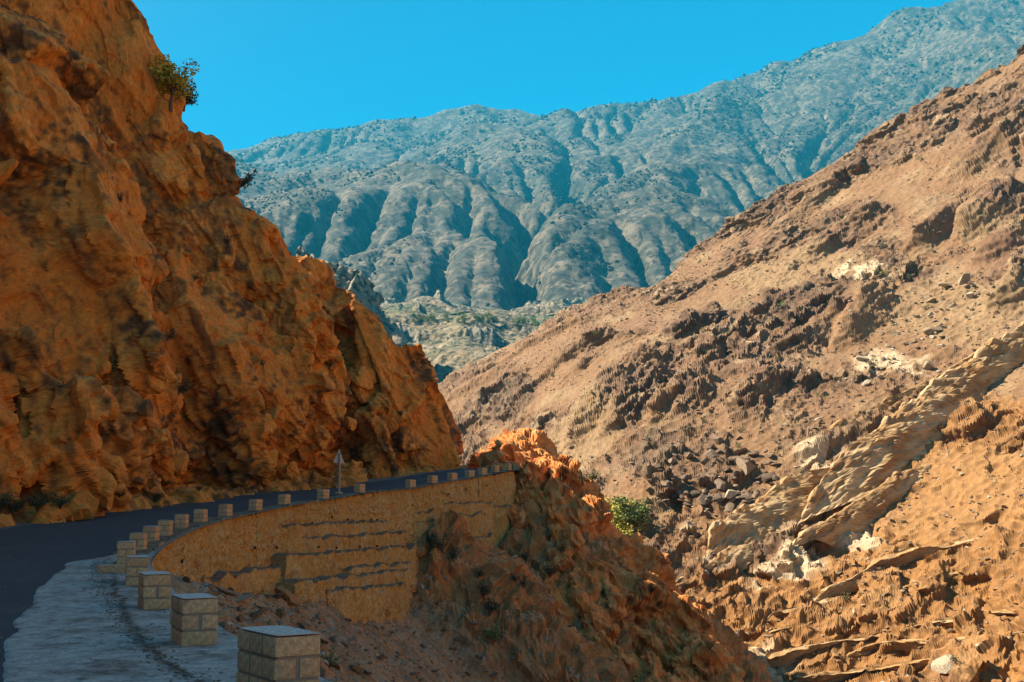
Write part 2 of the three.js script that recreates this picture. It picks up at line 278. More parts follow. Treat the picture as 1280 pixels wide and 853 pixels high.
{
  const bed = ribbon(0, SEND, 1, lin(0.75, -19, 30), 0, M.hill, [0.3, 0.22, 0.15], 0.05); struct(bed, 'road_verge');
  const as = sheet((s, t, o) => { const e = edgeAt(s), k = t * widthAt(s); o.copy(e.p).addScaledVector(e.n, k); o.y += 0.035 - k * 0.012; return o; }, lin(0, SEND, 420), lin(-0.55, -7.9, 60), (p, n, s, t, c) => { const a = fbm(p.x / 4, 2, p.z / 4, 4), b = fbm(p.x * 2, 5, p.z * 2, 3); setc(c, [0.045, 0.055, 0.06]); mixc(c, [0.075, 0.08, 0.078], 0.8 * sstep(0.1, 0.4, a + 0.4 * b)); mixc(c, [0.2, 0.17, 0.13], 0.8 * sstep(0.2, 0.5, b + 0.9 * sstep(-7.0, -7.9, t) + 0.3 * sstep(-1.3, -0.5, t) - 0.1)); return 0.004 * b; }, M.asphalt); struct(as, 'road');
  // pale gravelly pull-in between the asphalt and the pillars
  const wS = table([0, S0 - 4, S0 + 2, sOfPillar(1), sOfPillar(2), sOfPillar(3), sOfPillar(4), sOfPillar(4) + 3, sOfPillar(4) + 6], [2.9, 2.8, 2.7, 2.55, 2.4, 2.2, 1.7, 1.0, 0.5]);
  const us = lin(30, sOfPillar(4) + 6, 420), vs = lin(0, 1, 90);
  struct(sheet((s, v, o) => { const e = edgeAt(s), w = wS(s) + 0.3 * fbm(e.p.x * 0.35, 3, e.p.z * 0.35, 2) + 0.03 * noise(e.p.x * 2, 0, e.p.z * 2); const k = 0.72 - (w + 0.72) * v; o.copy(e.p).addScaledVector(e.n, k); o.y += 0.06 + (k < 0 ? -k * 0.012 : 0); return o; }, us, vs, (p, n, s, v, c) => {
    const a = fbm(p.x * 0.9, p.y, p.z * 0.9, 4), b = fbm(p.x * 5, 1, p.z * 5, 2);
    setc(c, [0.48, 0.46, 0.42]); mixc(c, [0.32, 0.285, 0.24], sstep(-0.05, 0.3, a + 0.3 * b)); mixc(c, [0.58, 0.56, 0.51], 0.6 * sstep(0.15, 0.4, -a - 0.3 * b)); mixc(c, [0.13, 0.1, 0.075], 0.8 * sstep(0.22, 0.45, b + 0.5 * a));
    const seam = Math.exp(-Math.pow((v - 0.42 - 0.04 * noise(s * 0.6, 0, 0)) / 0.03, 2)); mixc(c, [0.1, 0.075, 0.055], seam * sstep(-0.2, 0.2, b + 0.15));
    return 0.012 * b + 0.03 * seam * Math.abs(b) - (v > 0.985 ? 0.03 : 0);
  }, M.shoulder), 'road_shoulder');
}
lap('road');

// ================================================================ left cliff
const cliffCols = (() => {
  const V = (x, y, d) => new THREE.Vector3(x, y, -d), C = [];
  C.push([V(-24, -1.5, -60), V(-26, 8, -60), V(-29, 18, -60), V(-33, 29, -60), V(-38, 42, -60), V(-45, 56, -60), V(-55, 72, -60), V(-75, 92, -60)]);
  C.push([V(-20, -1.5, -12), V(-22, 8, -12), V(-25, 18, -12), V(-29, 29, -12), V(-34, 42, -12), V(-41, 56, -12), V(-52, 72, -12), V(-72, 92, -12)]);
  C.push([V(-21, -1.2, 22), V(-22.5, 7, 22), V(-25, 16, 23), V(-28.5, 27, 24), V(-33, 40, 26), V(-39, 54, 28), V(-50, 70, 30), V(-70, 90, 32)]);
  C.push([P(-30, 668, 48), P(-40, 560, 50), P(-60, 430, 52), P(-75, 280, 55), P(-95, 110, 59), P(-125, -80, 64), P(-165, -320, 72), P(-230, -560, 86)]);
  C.push([P(100, 652, 59), P(92, 540, 60.5), P(80, 420, 63), P(62, 285, 66), P(40, 130, 69), P(12, -30, 73), P(-40, -240, 80), P(-110, -420, 92)]);
  C.push([P(222, 636, 71), P(215, 530, 72.5), P(200, 425, 74.5), P(180, 300, 77), P(155, 165, 79), P(128, 20, 82), P(90, -140, 87), P(20, -300, 96)]);
  C.push([P(332, 624, 83), P(322, 520, 84), P(306, 430, 85.5), P(282, 330, 87), P(252, 228, 88), P(222, 120, 89.5), P(196, 10, 92), P(165, -120, 96)]);
  C.push([P(432, 614, 95.5), P(420, 530, 96), P(402, 440, 96.5), P(377, 346, 97), P(342, 268, 97.5), P(302, 190, 98), P(252, 132, 99), P(197, 60, 103)]);
  C.push([P(470, 608, 104.5), P(452, 540, 106.5), P(430, 470, 108.5), P(404, 408, 110), P(384, 362, 112), P(368, 352, 115), P(330, 352, 120), P(270, 345, 128)]);
  C.push([P(520, 602, 111), P(512, 538, 110.5), P(496, 476, 110), P(472, 424, 110), P(446, 380, 111), P(418, 350, 113), P(395, 342, 118), P(320, 345, 127)]);
  C.push([P(584, 594, 122), P(586, 562, 122.5), P(578, 540, 123), P(556, 512, 123.5), P(528, 486, 124), P(492, 444, 125), P(476, 402, 127), P(410, 375, 134)]);
  C.push([P(580, 592, 128), P(582, 560, 128.5), P(574, 535, 129), P(556, 510, 129.5), P(530, 482, 130), P(495, 447, 132), P(455, 412, 134), P(380, 372, 142)]);
  C.push([P(520, 590, 140), P(520, 560, 140.5), P(512, 535, 141), P(495, 510, 141.5), P(470, 482, 142), P(455, 452, 144), P(425, 410, 147), P(330, 300, 156)]);
  C.push([P(380, 585, 155), P(380, 550, 155), P(375, 520, 155), P(365, 490, 156), P(365, 455, 160), P(345, 410, 162), P(320, 370, 165), P(270, 240, 172)]);
  for (const c of C) c.unshift(c[0].clone().add(new THREE.Vector3(-0.4, -5, -0.3)));
  return C;
})();
const cliffFabric = fabric([0.42, -0.86, -0.3], [0.8, 0.45, 0.4], 2.3, 1.1, 0.62), cliffFabric2 = fabric([0.3, -0.9, -0.1], [0.75, 0.3, 0.6], 1.5, 1, 0.7);
const rockCliff = {
  channels: 5,
  macro(p, n, u, v, ch) {
    v -= 1;
    const wx = fbm(p.x / 9, p.y / 9, p.z / 9, 3), wy = fbm(p.x / 9 + 31, p.y / 9, p.z / 9, 3), wz = fbm(p.x / 9, p.y / 9 + 57, p.z / 9, 3), w = new THREE.Vector3(p.x + wx * 2.4, p.y + wy * 2.4, p.z + wz * 2.4);
    let q = cliffFabric(w, 1);
    const big = fbm(q[0] / 17, q[1] / 11, q[2] / 11, 2), mid = ridged(q[0] / 13, q[1] / 6.5, q[2] / 6, 3);
    let d = 4.2 * big - 1.5 * mid;
    q = cliffFabric(w, 7.5); d += 3.4 * facet(q[0], q[1], q[2], 1.3) - 0.9 * (1 - sstep(0, 0.035, FC.edge)) - 1.1;
    d -= 2.6 * sstep(0.1, 0.3, v) * sstep(0.85, 0.5, v) * sstep(-0.12, 0.25, fbm(p.x / 5.5, p.y / 4, p.z / 5.5, 3));   // hollows along the foot
    const busy = 0.3 + 0.9 * sstep(-0.12, 0.28, fbm(p.x / 12 + 3, p.y / 12, p.z / 12, 2) + 0.22 * sstep(2.2, 0.6, v));
    w.set(p.x + n.x * d + wy, p.y + n.y * d + wz, p.z + n.z * d + wx);
    q = cliffFabric2(w, 3.0); d += busy * (1.3 * facet(q[0], q[1], q[2], 1.2) - 0.3 * (1 - sstep(0, 0.04, FC.edge))); const mid3 = FC.id; q = cliffFabric(w, 3.4); d += (0.5 + 0.7 * busy) * 0.7 * chip(q[0], q[1], q[2], 1.2); FC.id = mid3;
    d = lerp(-0.5, d, sstep(-0.2, 0.45, v)); if (u > 8.2) d *= lerp(1, 0.62, sstep(8.2, 9.4, u));
    ch[0] = busy; ch[1] = FC.id; ch[2] = wx; ch[3] = wy; ch[4] = wz;
    return d;
  },
  fine(p, n, u, v, c, ch) {
    const busy = ch[0], w = new THREE.Vector3(p.x + ch[3], p.y + ch[4], p.z + ch[2]);
    let q = cliffFabric(w, 1.25), d = (0.3 + 0.7 * busy) * (0.4 * facet(q[0], q[1], q[2], 1.2) + 0.3 * chip(q[0] * 0.9, q[1] * 0.9, q[2] * 0.9, 1.2)); const id3 = FC.id;
    q = cliffFabric2(w, 0.52); d += (0.3 + 0.7 * busy) * 0.22 * chip(q[0], q[1], q[2], 1.0); const id4 = FC.id;
    d += 0.07 * fbm(p.x * 2.2, p.y * 2.2, p.z * 2.2, 3);
    // colour of the rock itself: iron orange, brown skin, bleached breaks
    q = cliffFabric(w, 1);
    const st = fbm(q[0] / 7, q[1] / 1.6, q[2] / 1.6, 4), pt = fbm(p.x / 5 + 9, p.y / 5, p.z / 5, 4), big2 = fbm(p.x / 17, p.y / 17 + 5, p.z / 17, 3), fine = fbm(p.x * 1.7, p.y * 1.7, p.z * 1.7, 3), grain = fbm(p.x * 5, p.y * 5, p.z * 5, 2);
    setc(c, [0.64, 0.225, 0.03]);
    mixc(c, [0.78, 0.33, 0.06], 0.85 * sstep(0.35, 0.95, ch[1] * 0.6 + 0.55 * id3 + 0.3 * st));
    mixc(c, [0.22, 0.098, 0.028], 0.88 * sstep(-0.02, 0.35, st + 0.5 * pt + 0.5 * fine + 0.15 * (id4 - 0.5)));
    mixc(c, [0.085, 0.046, 0.022], 0.85 * sstep(0.05, 0.34, pt + 0.65 * fine - 0.12 + 0.5 * big2 + 0.15 * grain));
    const k = 1 + 0.45 * grain; c[0] *= k; c[1] *= k; c[2] *= k;
    return d;
  }
};
const cliff = sheet(loft(cliffCols), spread(600, [4, 5, 8, 52, 62, 62, 62, 36, 36, 52, 16, 8, 5]), spread(495, [1, 10, 9, 9, 9, 9, 9, 6]), rockCliff, M.cliff, false, [0.85, 0.25, 0.5]);
struct(cliff, 'cliff');
lap('cliff');

// ================================================================ hillside under the road, outside the wall
const wallFoot = table([150, 189, 236, 300, 345, 413, 470, 490, 505, 520, 545, 575, 605, 625, 637, 650], [0.6, 1.6, 3.2, 4.6, 5.6, 7.7, 9.0, 8.2, 4.6, 3.1, 4.4, 6.6, 7.4, 5.2, 4.0, 3.0]);
const sA = sAtPx(466), sB = sAtPx(506);
const footAt = s => s < SW - 5 ? 0.15 : s > SEnd ? 3 : lerp(0.15, wallFoot(clampPx(s)), sstep(SW - 5, SW + 1, s));
function clampPx(s) { let lo = 0, hi = NE; while (hi - lo > 1) { const m = (lo + hi) >> 1; if (E[m].s <= s) lo = m; else hi = m; } return E[lo].px; }
const hillFabric = fabric([0.75, -0.6, 0.1], [0.25, 0.55, 0.75], 2.2, 1.1, 0.6);
const hill = (() => {
  const us = lin(0, SEND - 8, 430), vs = lin(0, 1, 260).map(v => Math.pow(v, 1.55));
  return sheet((s, v, o) => {
    const e = edgeAt(s), t = 0.55 + v * 62; o.copy(e.p).addScaledVector(e.n, t);
    const foot = footAt(s), k = lerp(sstep(0.5, 2.6, t), 1, sstep(SW - 6, SW - 2, s));
    const near = sstep(S0 + 55, S0 + 5, s);
    const slope = lerp(0.80, 0.55, near);
    o.y += -0.05 - foot * k - slope * Math.max(0, t - lerp(2.4, 0.6, near)) - 0.003 * t * t * 0.5;
    return o;
  }, us, vs, { channels: 4, macro(p, n, s, v, ch) {
    const t = 0.55 + v * 62, far = sstep(sA, sB, s), in_ = sstep(0.6, 2.5, t), rock = far * sstep(0.3, -0.1, fbm(p.x / 9, p.y / 9, p.z / 9, 2) - 0.12) + (1 - far) * 0.25 * sstep(0.1, 0.35, fbm(p.x / 5, p.y / 5, p.z / 5, 3));
    let q = hillFabric(p, 5.2), d = rock * sstep(1.2, 8, t) * (2.8 * facet(q[0], q[1], q[2]) + 0.9 - 0.6 * (1 - sstep(0, 0.1, FC.edge)));
    const w = p.clone().addScaledVector(n, d); q = hillFabric(w, 2.2); d += (0.12 + rock * 1.3) * facet(q[0], q[1], q[2], 1.2) + rock * 0.6 * chip(q[0] * 0.8, q[1] * 0.8, q[2] * 0.8, 1.2); ch[0] = rock; ch[1] = FC.id; ch[2] = in_;
    d += 0.5 * fbm(p.x / 7, p.y / 7, p.z / 7, 3);
    return (d - 0.1) * in_ - 0.3 * (1 - in_);
  }, fine(p, n, s, v, c, ch) {
    const rock = ch[0]; let q = hillFabric(p, 0.85), d = (0.2 + rock * 0.3) * chip(q[0], q[1], q[2], 1.2) + (0.08 + rock * 0.34) * facet(q[0], q[1], q[2], 1.1); const id3 = FC.id;
    q = hillFabric(p, 0.3); d += (0.07 + 0.05 * rock) * facet(q[0], q[1], q[2]); const id4 = FC.id;
    setc(c, [0.52, 0.28, 0.125]); mixc(c, [0.36, 0.19, 0.085], sstep(-0.2, 0.4, fbm(p.x / 3, p.y / 3, p.z / 3, 4)));
    mixc(c, [0.52, 0.42, 0.3], 0.5 * sstep(0.6, 1, id4)); mixc(c, [0.2, 0.14, 0.09], 0.5 * sstep(0.3, 0, id4));
    mixc(c, [0.72, 0.26, 0.06], clamp(rock * (0.5 + 0.5 * ch[1]))); mixc(c, [0.36, 0.145, 0.04], rock * sstep(0.05, 0.4, fbm(p.x / 2, p.y / 5, p.z / 2, 3) + 0.3 * (id3 - 0.5)));
    return d * ch[2];
  } }, M.hill, true, [0.5, 0.75, 0.45]);
})();
struct(hill, 'hillside');
lap('hill');

// ================================================================ rocky promontory past the end of the wall
const outcropCols = [
  [P(596, 592, 121), P(600, 584, 127), P(600, 578, 131), P(594, 573, 136), P(588, 576, 142), P(580, 600, 150)],
  [P(640, 660, 111), P(643, 606, 117), P(641, 576, 123), P(635, 549, 133), P(642, 562, 142), P(645, 640, 150)],
  [P(648, 730, 106), P(664, 655, 112), P(685, 603, 117), P(702, 577, 124), P(716, 592, 132), P(732, 680, 140)],
  [P(688, 775, 101), P(708, 705, 107), P(734, 652, 112), P(752, 624, 117), P(768, 662, 124), P(790, 760, 132)],
  [P(735, 830, 97), P(762, 775, 102), P(782, 722, 107), P(793, 692, 112), P(812, 722, 118), P(838, 820, 126)],
  [P(790, 890, 93), P(818, 835, 98), P(838, 790, 103), P(852, 765, 107), P(880, 790, 113), P(896, 870, 120)],
  [P(825, 940, 90), P(860, 875, 95), P(884, 822, 99), P(896, 800, 102), P(906, 835, 107), P(912, 920, 115)],
  [P(835, 1060, 86), P(872, 985, 90), P(895, 905, 94), P(902, 872, 97), P(915, 900, 102), P(925, 1000, 110)],
  [P(840, 1200, 82), P(880, 1130, 86), P(905, 1050, 90), P(915, 1010, 93), P(930, 1050, 98), P(940, 1150, 106)]];
const outFabric = fabric([0.7, -0.68, 0.2], [0.45, 0.7, 0.55], 1.8, 1.2, 0.6);
const outcrop = sheet(loft(outcropCols), spread(330, [2, 3, 3, 3, 3, 2.6, 2, 1.5]), spread(230, [4, 4, 4, 2.4, 1.5]), { channels: 2, macro(p, n, u, v, ch) {
  const wx = fbm(p.x / 6, p.y / 6, p.z / 6, 3), wy = fbm(p.x / 6 + 31, p.y / 6, p.z / 6, 3), w = new THREE.Vector3(p.x + wx * 1.6, p.y + wy * 1.6, p.z - wx * 1.2);
  let q = outFabric(w, 1), d = 1.6 * fbm(q[0] / 8, q[1] / 7, q[2] / 6, 2) - 0.6 * ridged(q[0] / 6, q[1] / 5, q[2] / 4, 2);
  q = outFabric(w, 4.8); d += 2.3 * facet(q[0], q[1], q[2]) - 0.5 * (1 - sstep(0, 0.12, FC.edge));
  w.addScaledVector(n, d); q = outFabric(w, 2.0); d += 1.3 * facet(q[0], q[1], q[2], 1.2) + 0.6 * chip(q[0] * 0.8, q[1] * 0.8, q[2] * 0.8, 1.2);  ch[0] = FC.id; ch[1] = wx;
  return d * sstep(-0.4, 1.2, u + 0.2);
}, fine(p, n, u, v, c, ch) {
  const w = new THREE.Vector3(p.x + ch[1], p.y, p.z);
  let q = outFabric(w, 0.85), d = 0.3 * chip(q[0], q[1], q[2], 1.2) + 0.34 * facet(q[0], q[1], q[2], 1.1); const id3 = FC.id;
  q = outFabric(w, 0.34); d += 0.17 * chip(q[0], q[1], q[2]);
  const pt = fbm(p.x / 3, p.y / 3, p.z / 3, 4), fine = fbm(p.x * 1.7, p.y * 1.7, p.z * 1.7, 3);
  setc(c, [0.66, 0.225, 0.05]); mixc(c, [0.76, 0.35, 0.11], 0.8 * sstep(0.4, 1, 0.6 * ch[0] + 0.5 * id3)); mixc(c, [0.38, 0.15, 0.04], 0.75 * sstep(0.08, 0.45, pt + 0.5 * fine));
  return d;
} }, M.cliff, false, [0.5, 0.5, 0.7]);
struct(outcrop, 'rocky_promontory');
lap('outcrop');

// ================================================================ sunlit mountainside across the gorge
const VV = (x, y, d) => new THREE.Vector3(x, y, -d);
const slopeCols = [
  [P(500, 540, 400), P(530, 505, 405), P(590, 480, 410), P(660, 445, 415), P(740, 410, 425), P(800, 392, 435), P(860, 365, 450), P(930, 320, 470)],
  [P(530, 515, 325), P(552, 482, 330), P(608, 450, 334), P(650, 424, 337), P(700, 394, 340), P(760, 368, 343), P(818, 360, 348), P(872, 326, 356)],
  [P(585, 610, 258), P(622, 550, 264), P(668, 498, 270), P(715, 448, 279), P(772, 405, 290), P(835, 376, 305), P(884, 322, 325), P(940, 262, 347)],
  [P(690, 660, 200), P(722, 602, 209), P(768, 538, 222), P(818, 475, 238), P(870, 412, 258), P(930, 350, 282), P(985, 278, 312), P(1045, 196, 346)],
  [P(800, 760, 160), P(832, 692, 168), P(876, 625, 180), P(935, 552, 196), P(1000, 470, 217), P(1062, 372, 246), P(1122, 262, 284), P(1168, 122, 332)],
  [P(870, 920, 128), P(915, 838, 136), P(980, 752, 147), P(1050, 662, 160), P(1122, 560, 178), P(1200, 440, 205), P(1262, 280, 250), P(1300, 48, 328)],
  [P(980, 1130, 104), P(1070, 1010, 110), P(1160, 885, 118), P(1258, 750, 129), P(1340, 620, 143), P(1424, 460, 166), P(1510, 240, 212), P(1650, -180, 330)],
  [VV(42, -46, 55), VV(50, -32, 57), VV(62, -16, 60), VV(78, 2, 64), VV(98, 24, 70), VV(124, 52, 80), VV(165, 100, 95), VV(330, 300, 130)],
  [VV(40, -50, 0), VV(48, -36, 0), VV(60, -20, 0), VV(76, -2, 0), VV(98, 22, 0), VV(124, 52, 0), VV(165, 100, 0), VV(330, 300, 0)],
  [VV(42, -52, -90), VV(50, -38, -90), VV(62, -22, -90), VV(78, -4, -90), VV(98, 20, -90), VV(124, 50, -90), VV(165, 98, -90), VV(330, 295, -90)],
  [VV(42, -54, -190), VV(50, -40, -190), VV(62, -24, -190), VV(78, -6, -190), VV(98, 18, -190), VV(124, 48, -190), VV(165, 96, -190), VV(330, 290, -190)]];
slopeCols.splice(7, 0, slopeCols[6].map((p, j) => p.clone().lerp(slopeCols[7][j], 0.34)));
const slopeFn = loft(slopeCols);
const slopeU = spread(740, [12, 38, 42, 42, 48, 56, 26, 4, 3, 2, 2]), slopeV = spread(800, [4, 6.5, 9, 11, 14, 16, 15]);
// a flat frame laid along the slope, in metres, for its ledges and patches
const FA = new THREE.Vector3(), FE1 = new THREE.Vector3(), FE2 = new THREE.Vector3();
{ const a = new THREE.Vector3(), b = new THREE.Vector3(); slopeFn(4.5, 3.5, FA); slopeFn(3, 3.5, a); slopeFn(5.5, 3.5, b); FE1.copy(a).sub(b).normalize(); slopeFn(4.5, 1.5, a); slopeFn(4.5, 5.5, b); FE2.copy(b).sub(a); FE2.addScaledVector(FE1, -FE2.dot(FE1)).normalize(); }
const frame = p => { const x = p.x - FA.x, y = p.y - FA.y, z = p.z - FA.z; return [x * FE1.x + y * FE1.y + z * FE1.z, x * FE2.x + y * FE2.y + z * FE2.z]; };
const coarse = (() => { const out = [], p = new THREE.Vector3(); for (let i = 0; i <= 300; i++) for (let j = 0; j <= 200; j++) { slopeFn(0.9 + 5.4 * i / 300, 7 * j / 200, p); const a = pixelOf(p); out.push([a[0], a[1], a[2], frame(p), p.clone()]); } return out; })();
function onSlope(x, y) { let b = null, bd = 1e9; for (const q of coarse) { const e = (q[0] - x) ** 2 + (q[1] - y) ** 2 + q[2] * 0.02; if (e < bd) { bd = e; b = q; } } return b[3]; }
const slabLines = [ // long slabs of bedrock standing out of the slope: pixel line of the front edge, height, depth uphill, share of bleached rock
  [[[1000, 655], [1062, 606], [1110, 566], [1180, 508], [1245, 462], [1330, 405]], 8.0, 17, 0.9],
  [[[1020, 560], [1090, 520], [1150, 490], [1210, 462], [1290, 420]], 2.6, 7, 0.3],
  [[[880, 706], [930, 668], [965, 642], [1010, 616], [1052, 604]], 5.5, 12, 0.75],
  [[[836, 742], [880, 720], [920, 690], [945, 668]], 2.4, 7, 0.9],
  [[[985, 690], [1040, 660], [1095, 622], [1140, 590]], 2.2, 6, 0.8],
  [[[1008, 762], [1060, 738], [1120, 712], [1180, 700], [1300, 682]], 3.4, 9, 0.35],
  [[[940, 806], [1000, 792], [1060, 770], [1110, 752], [1165, 742]], 2.4, 6, 0.3],
  [[[1150, 748], [1200, 740], [1300, 728]], 3.8, 7, 0.35],
  [[[930, 838], [1000, 826], [1090, 806], [1180, 790], [1300, 768]], 2.6, 6, 0.5],
  [[[960, 775], [1010, 765], [1050, 752]], 1.6, 4, 0.4], [[[1060, 822], [1130, 812], [1200, 812], [1300, 800]], 1.8, 5, 0.5], [[[980, 858], [1100, 846], [1300, 832]], 1.8, 5, 0.4]];
const ledges = [ // [points, height of the step, reach uphill, 1 = bleached]
  [[[985, 575], [1040, 545], [1095, 520]], 2.4, 7, 1.0], [[[1090, 468], [1130, 452], [1175, 430]], 2.2, 8, 1.0], [[[1215, 340], [1260, 300], [1310, 260]], 5, 12, 1.0],
  [[[1225, 395], [1265, 345], [1310, 310]], 5, 9, 0.7],
  [[[700, 560], [735, 515], [775, 480], [800, 455]], 5.5, 12, 0.5], [[[800, 540], [838, 512], [870, 488]], 5, 10, 0.8], [[[745, 545], [790, 500], [822, 470]], 4, 8, 0.6],
  [[[590, 480], [640, 455], [690, 430], [740, 412]], 2.2, 9, 0.3], [[[620, 520], [670, 478], [720, 452], [765, 430]], 2.6, 9, 0.2], [[[560, 510], [600, 490], [640, 470]], 2.2, 9, 0.2],
  [[[855, 470], [880, 430], [930, 405]], 3.6, 10, 0.1], [[[960, 440], [1005, 400], [1060, 378]], 3.6, 10, 0.1], [[[1035, 425], [1075, 385], [1105, 372]], 4, 9, 0.2], [[[900, 520], [950, 492], [1000, 470]], 3.5, 8, 0.4],
  [[[1190, 300], [1220, 275], [1245, 240]], 6.5, 12, 0.1], [[[1130, 315], [1165, 292], [1195, 272]], 5, 9, 0.1], [[[1000, 320], [1050, 290], [1090, 265]], 4, 9, 0.2], [[[1075, 190], [1130, 165], [1160, 160]], 3, 10, 0.1], [[[950, 300], [985, 262], [1020, 245]], 3, 9, 0.1], [[[1180, 215], [1215, 180], [1265, 160]], 3.5, 10, 0.15],
].map(([pts, hh, reach, pale]) => { const q = pts.map(([x, y]) => onSlope(x, y)).sort((a, b) => a[0] - b[0]), m = q.length - 1, line = table(q.map(a => a[0]), q.map(a => a[1])), k0 = (q[1][1] - q[0][1]) / (q[1][0] - q[0][0] + 1e-6), k1 = (q[m][1] - q[m - 1][1]) / (q[m][0] - q[m - 1][0] + 1e-6); return { pts: q, hh, reach, pale, line: a => a < q[0][0] ? q[0][1] + clamp(k0, -2, 2) * (a - q[0][0]) : a > q[m][0] ? q[m][1] + clamp(k1, -2, 2) * (a - q[m][0]) : line(a) }; });
const patches = [ // bleached, scree, dark, orange patches of the ground: pixel centre, radii in metres, kind
  [1105, 448, 11, 5, 'pale'], [1040, 590, 9, 3.5, 'pale'], [1060, 655, 6, 3, 'pale'], [1010, 700, 5, 3, 'pale'], [880, 690, 7, 4, 'pale'], [1080, 348, 10, 5, 'pale'], [975, 720, 4, 5, 'pale'], [950, 845, 7, 4, 'pale'],
  [1200, 390, 24, 12, 'scree'], [1180, 620, 18, 11, 'scree'], [1250, 300, 12, 5, 'scree'], [720, 545, 16, 9, 'scree'], [950, 340, 20, 7, 'scree'], [690, 590, 14, 8, 'scree'], [1030, 330, 18, 6, 'scree'],
  [860, 585, 20, 9, 'dark'], [1000, 388, 13, 8, 'dark'], [1240, 255, 10, 9, 'dark'], [640, 500, 16, 8, 'dark'], [1090, 360, 10, 6, 'dark'], [900, 400, 12, 8, 'dark'],
  [1230, 610, 24, 13, 'orange'], [1230, 540, 22, 10, 'orange'], [1180, 720, 26, 13, 'orange'], [1060, 790, 20, 10, 'orange'], [920, 790, 14, 9, 'orange'], [1270, 800, 16, 9, 'orange']
].map(([x, y, a, b, kind]) => ({ at: onSlope(x, y), a, b, kind }));
const bedFabric = fabric([0.85, 0.5, 0.1], [-0.46, 0.8, 0.38], 2.4, 1.5, 0.5), blockFabric = fabric([0.8, 0.45, 0.35], [-0.3, 0.75, 0.55], 1.5, 1, 0.75);
const tintOf = { pale: [0.66, 0.52, 0.36], scree: [0.37, 0.255, 0.14], dark: [0.12, 0.078, 0.054], orange: [0.42, 0.205, 0.052] };
const slope = sheet(slopeFn, slopeU, slopeV, { channels: 9, macro(p, n, u, v, ch) {
  const [a0, b0] = frame(p);
  const wob = fbm(p.x / 14, p.y / 14, p.z / 14, 3), wob2 = fbm(p.x / 14 + 40, p.y / 14, p.z / 14, 3), a = a0 + 3.5 * wob, b = b0 + 2.6 * wob2 + 1.6 * noise(p.x / 6, p.y / 6, p.z / 6);
  let rocky = sstep(-0.22, 0.16, fbm(p.x / 32, p.y / 32, p.z / 32 + 4, 3) + 0.25 * wob), k = { pale: 0, scree: 0, dark: 0, orange: 0 };
  for (const q of patches) { const x = (a - q.at[0]) / q.a, y = (b - q.at[1]) / q.b, e = x * x + y * y; if (e < 1.5) k[q.kind] = Math.max(k[q.kind], sstep(1.5, 0.5, e + 0.8 * wob2)); }
  const low = sstep(3.6, 1.4, v - 0.6 * (u - 4.5)) * sstep(3.2, 4.6, u);
  rocky = clamp(rocky + 0.7 * k.dark + 0.5 * k.orange + 0.55 * low) * (1 - 0.85 * k.scree);
  let d = 5 * fbm(p.x / 45, p.y / 45, p.z / 45, 3) * sstep(0, 1.5, v), led = 0, calm = 0;
  for (const L of ledges) {                                          // a step: sheer on the lower side, fading out uphill
    const P0 = L.pts; if (Math.abs(a - P0[0][0]) > 160) continue;
    let best = 1e9, sg = 0, along = 0, len = P0.length - 1;
    for (let i = 0; i < len; i++) { const [x0, y0] = P0[i], [x1, y1] = P0[i + 1], dx = x1 - x0, dy = y1 - y0, l2 = dx * dx + dy * dy, tt = ((a - x0) * dx + (b - y0) * dy) / l2, tc = clamp(tt), ex = a - x0 - dx * tc, ey = b - y0 - dy * tc, e = ex * ex + ey * ey; if (e < best) { best = e; along = (i + tt) / len; } }
    const r = Math.sqrt(best); if (r > L.reach) continue; sg = b - L.line(a);
    const ends = sstep(-0.1, 0.12, along) * sstep(1.1, 0.88, along), prof = sg > 0 ? sstep(-0.1, 0.55 * L.hh, r) * (1 - sstep(0.3, 1, r / L.reach)) : 0;
    d += L.hh * ends * prof; calm = Math.max(calm, ends * (1 - sstep(0.3, 1, r / L.reach))); if (sg > 0 && r > 0.3 * L.hh) led = Math.max(led, L.pale * ends * (1 - sstep(0.25, 0.75, r / L.reach)));
  }
  const w = new THREE.Vector3(p.x + wob * 5 + n.x * d, p.y + wob2 * 5 + n.y * d, p.z - wob * 4 + n.z * d), d0 = d;
  const soft = 1 - 0.4 * calm;
  let q = bedFabric(w, 9); d += soft * (0.5 + 3.0 * rocky) * facet(q[0], q[1], q[2], 0.6) - soft * rocky * 0.6 * (1 - sstep(0, 0.1, FC.edge)); const id1 = FC.id;
  w.addScaledVector(n, d - d0); q = bedFabric(w, 3.8); d += soft * (0.2 + 1.7 * rocky) * facet(q[0], q[1], q[2], 0.5); const id2 = FC.id; const d1 = d;
  w.addScaledVector(n, d - d1);
  { // bedding: thin beds that break back one above the other
    const bx = lerp(-0.42, -0.12, low), hgt = w.x * bx + w.y * lerp(0.85, 0.95, low) + w.z * 0.25 + 1.2 * wob, st = hgt / lerp(3.4, 2.1, low) + 0.35 * fbm(w.x / 9, w.y / 9, w.z / 9, 2), fr = st - Math.floor(st), hh = (hash(Math.floor(st), 7, 3) & 255) / 255, m = rocky * (0.3 + 0.7 * sstep(-0.2, 0.2, fbm(w.x / 16 + 8, w.y / 16, w.z / 16, 2)));
    d += m * ((0.8 + 1.9 * hh) * (Math.pow(fr, 0.7) * (1 - sstep(0.62, 1, fr)) - 0.3));
  }
  ch[0] = rocky; ch[1] = led; ch[2] = k.pale; ch[3] = k.scree; ch[4] = k.dark; ch[5] = k.orange; ch[6] = low; ch[7] = id1; ch[8] = id2;
  return d;
}, fine(p, n, u, v, c, ch) {
  const rocky = ch[0], led = ch[1], low = ch[6], id1 = ch[7], id2 = ch[8], k = { pale: ch[2], scree: ch[3], dark: ch[4], orange: ch[5] }, w = p.clone();
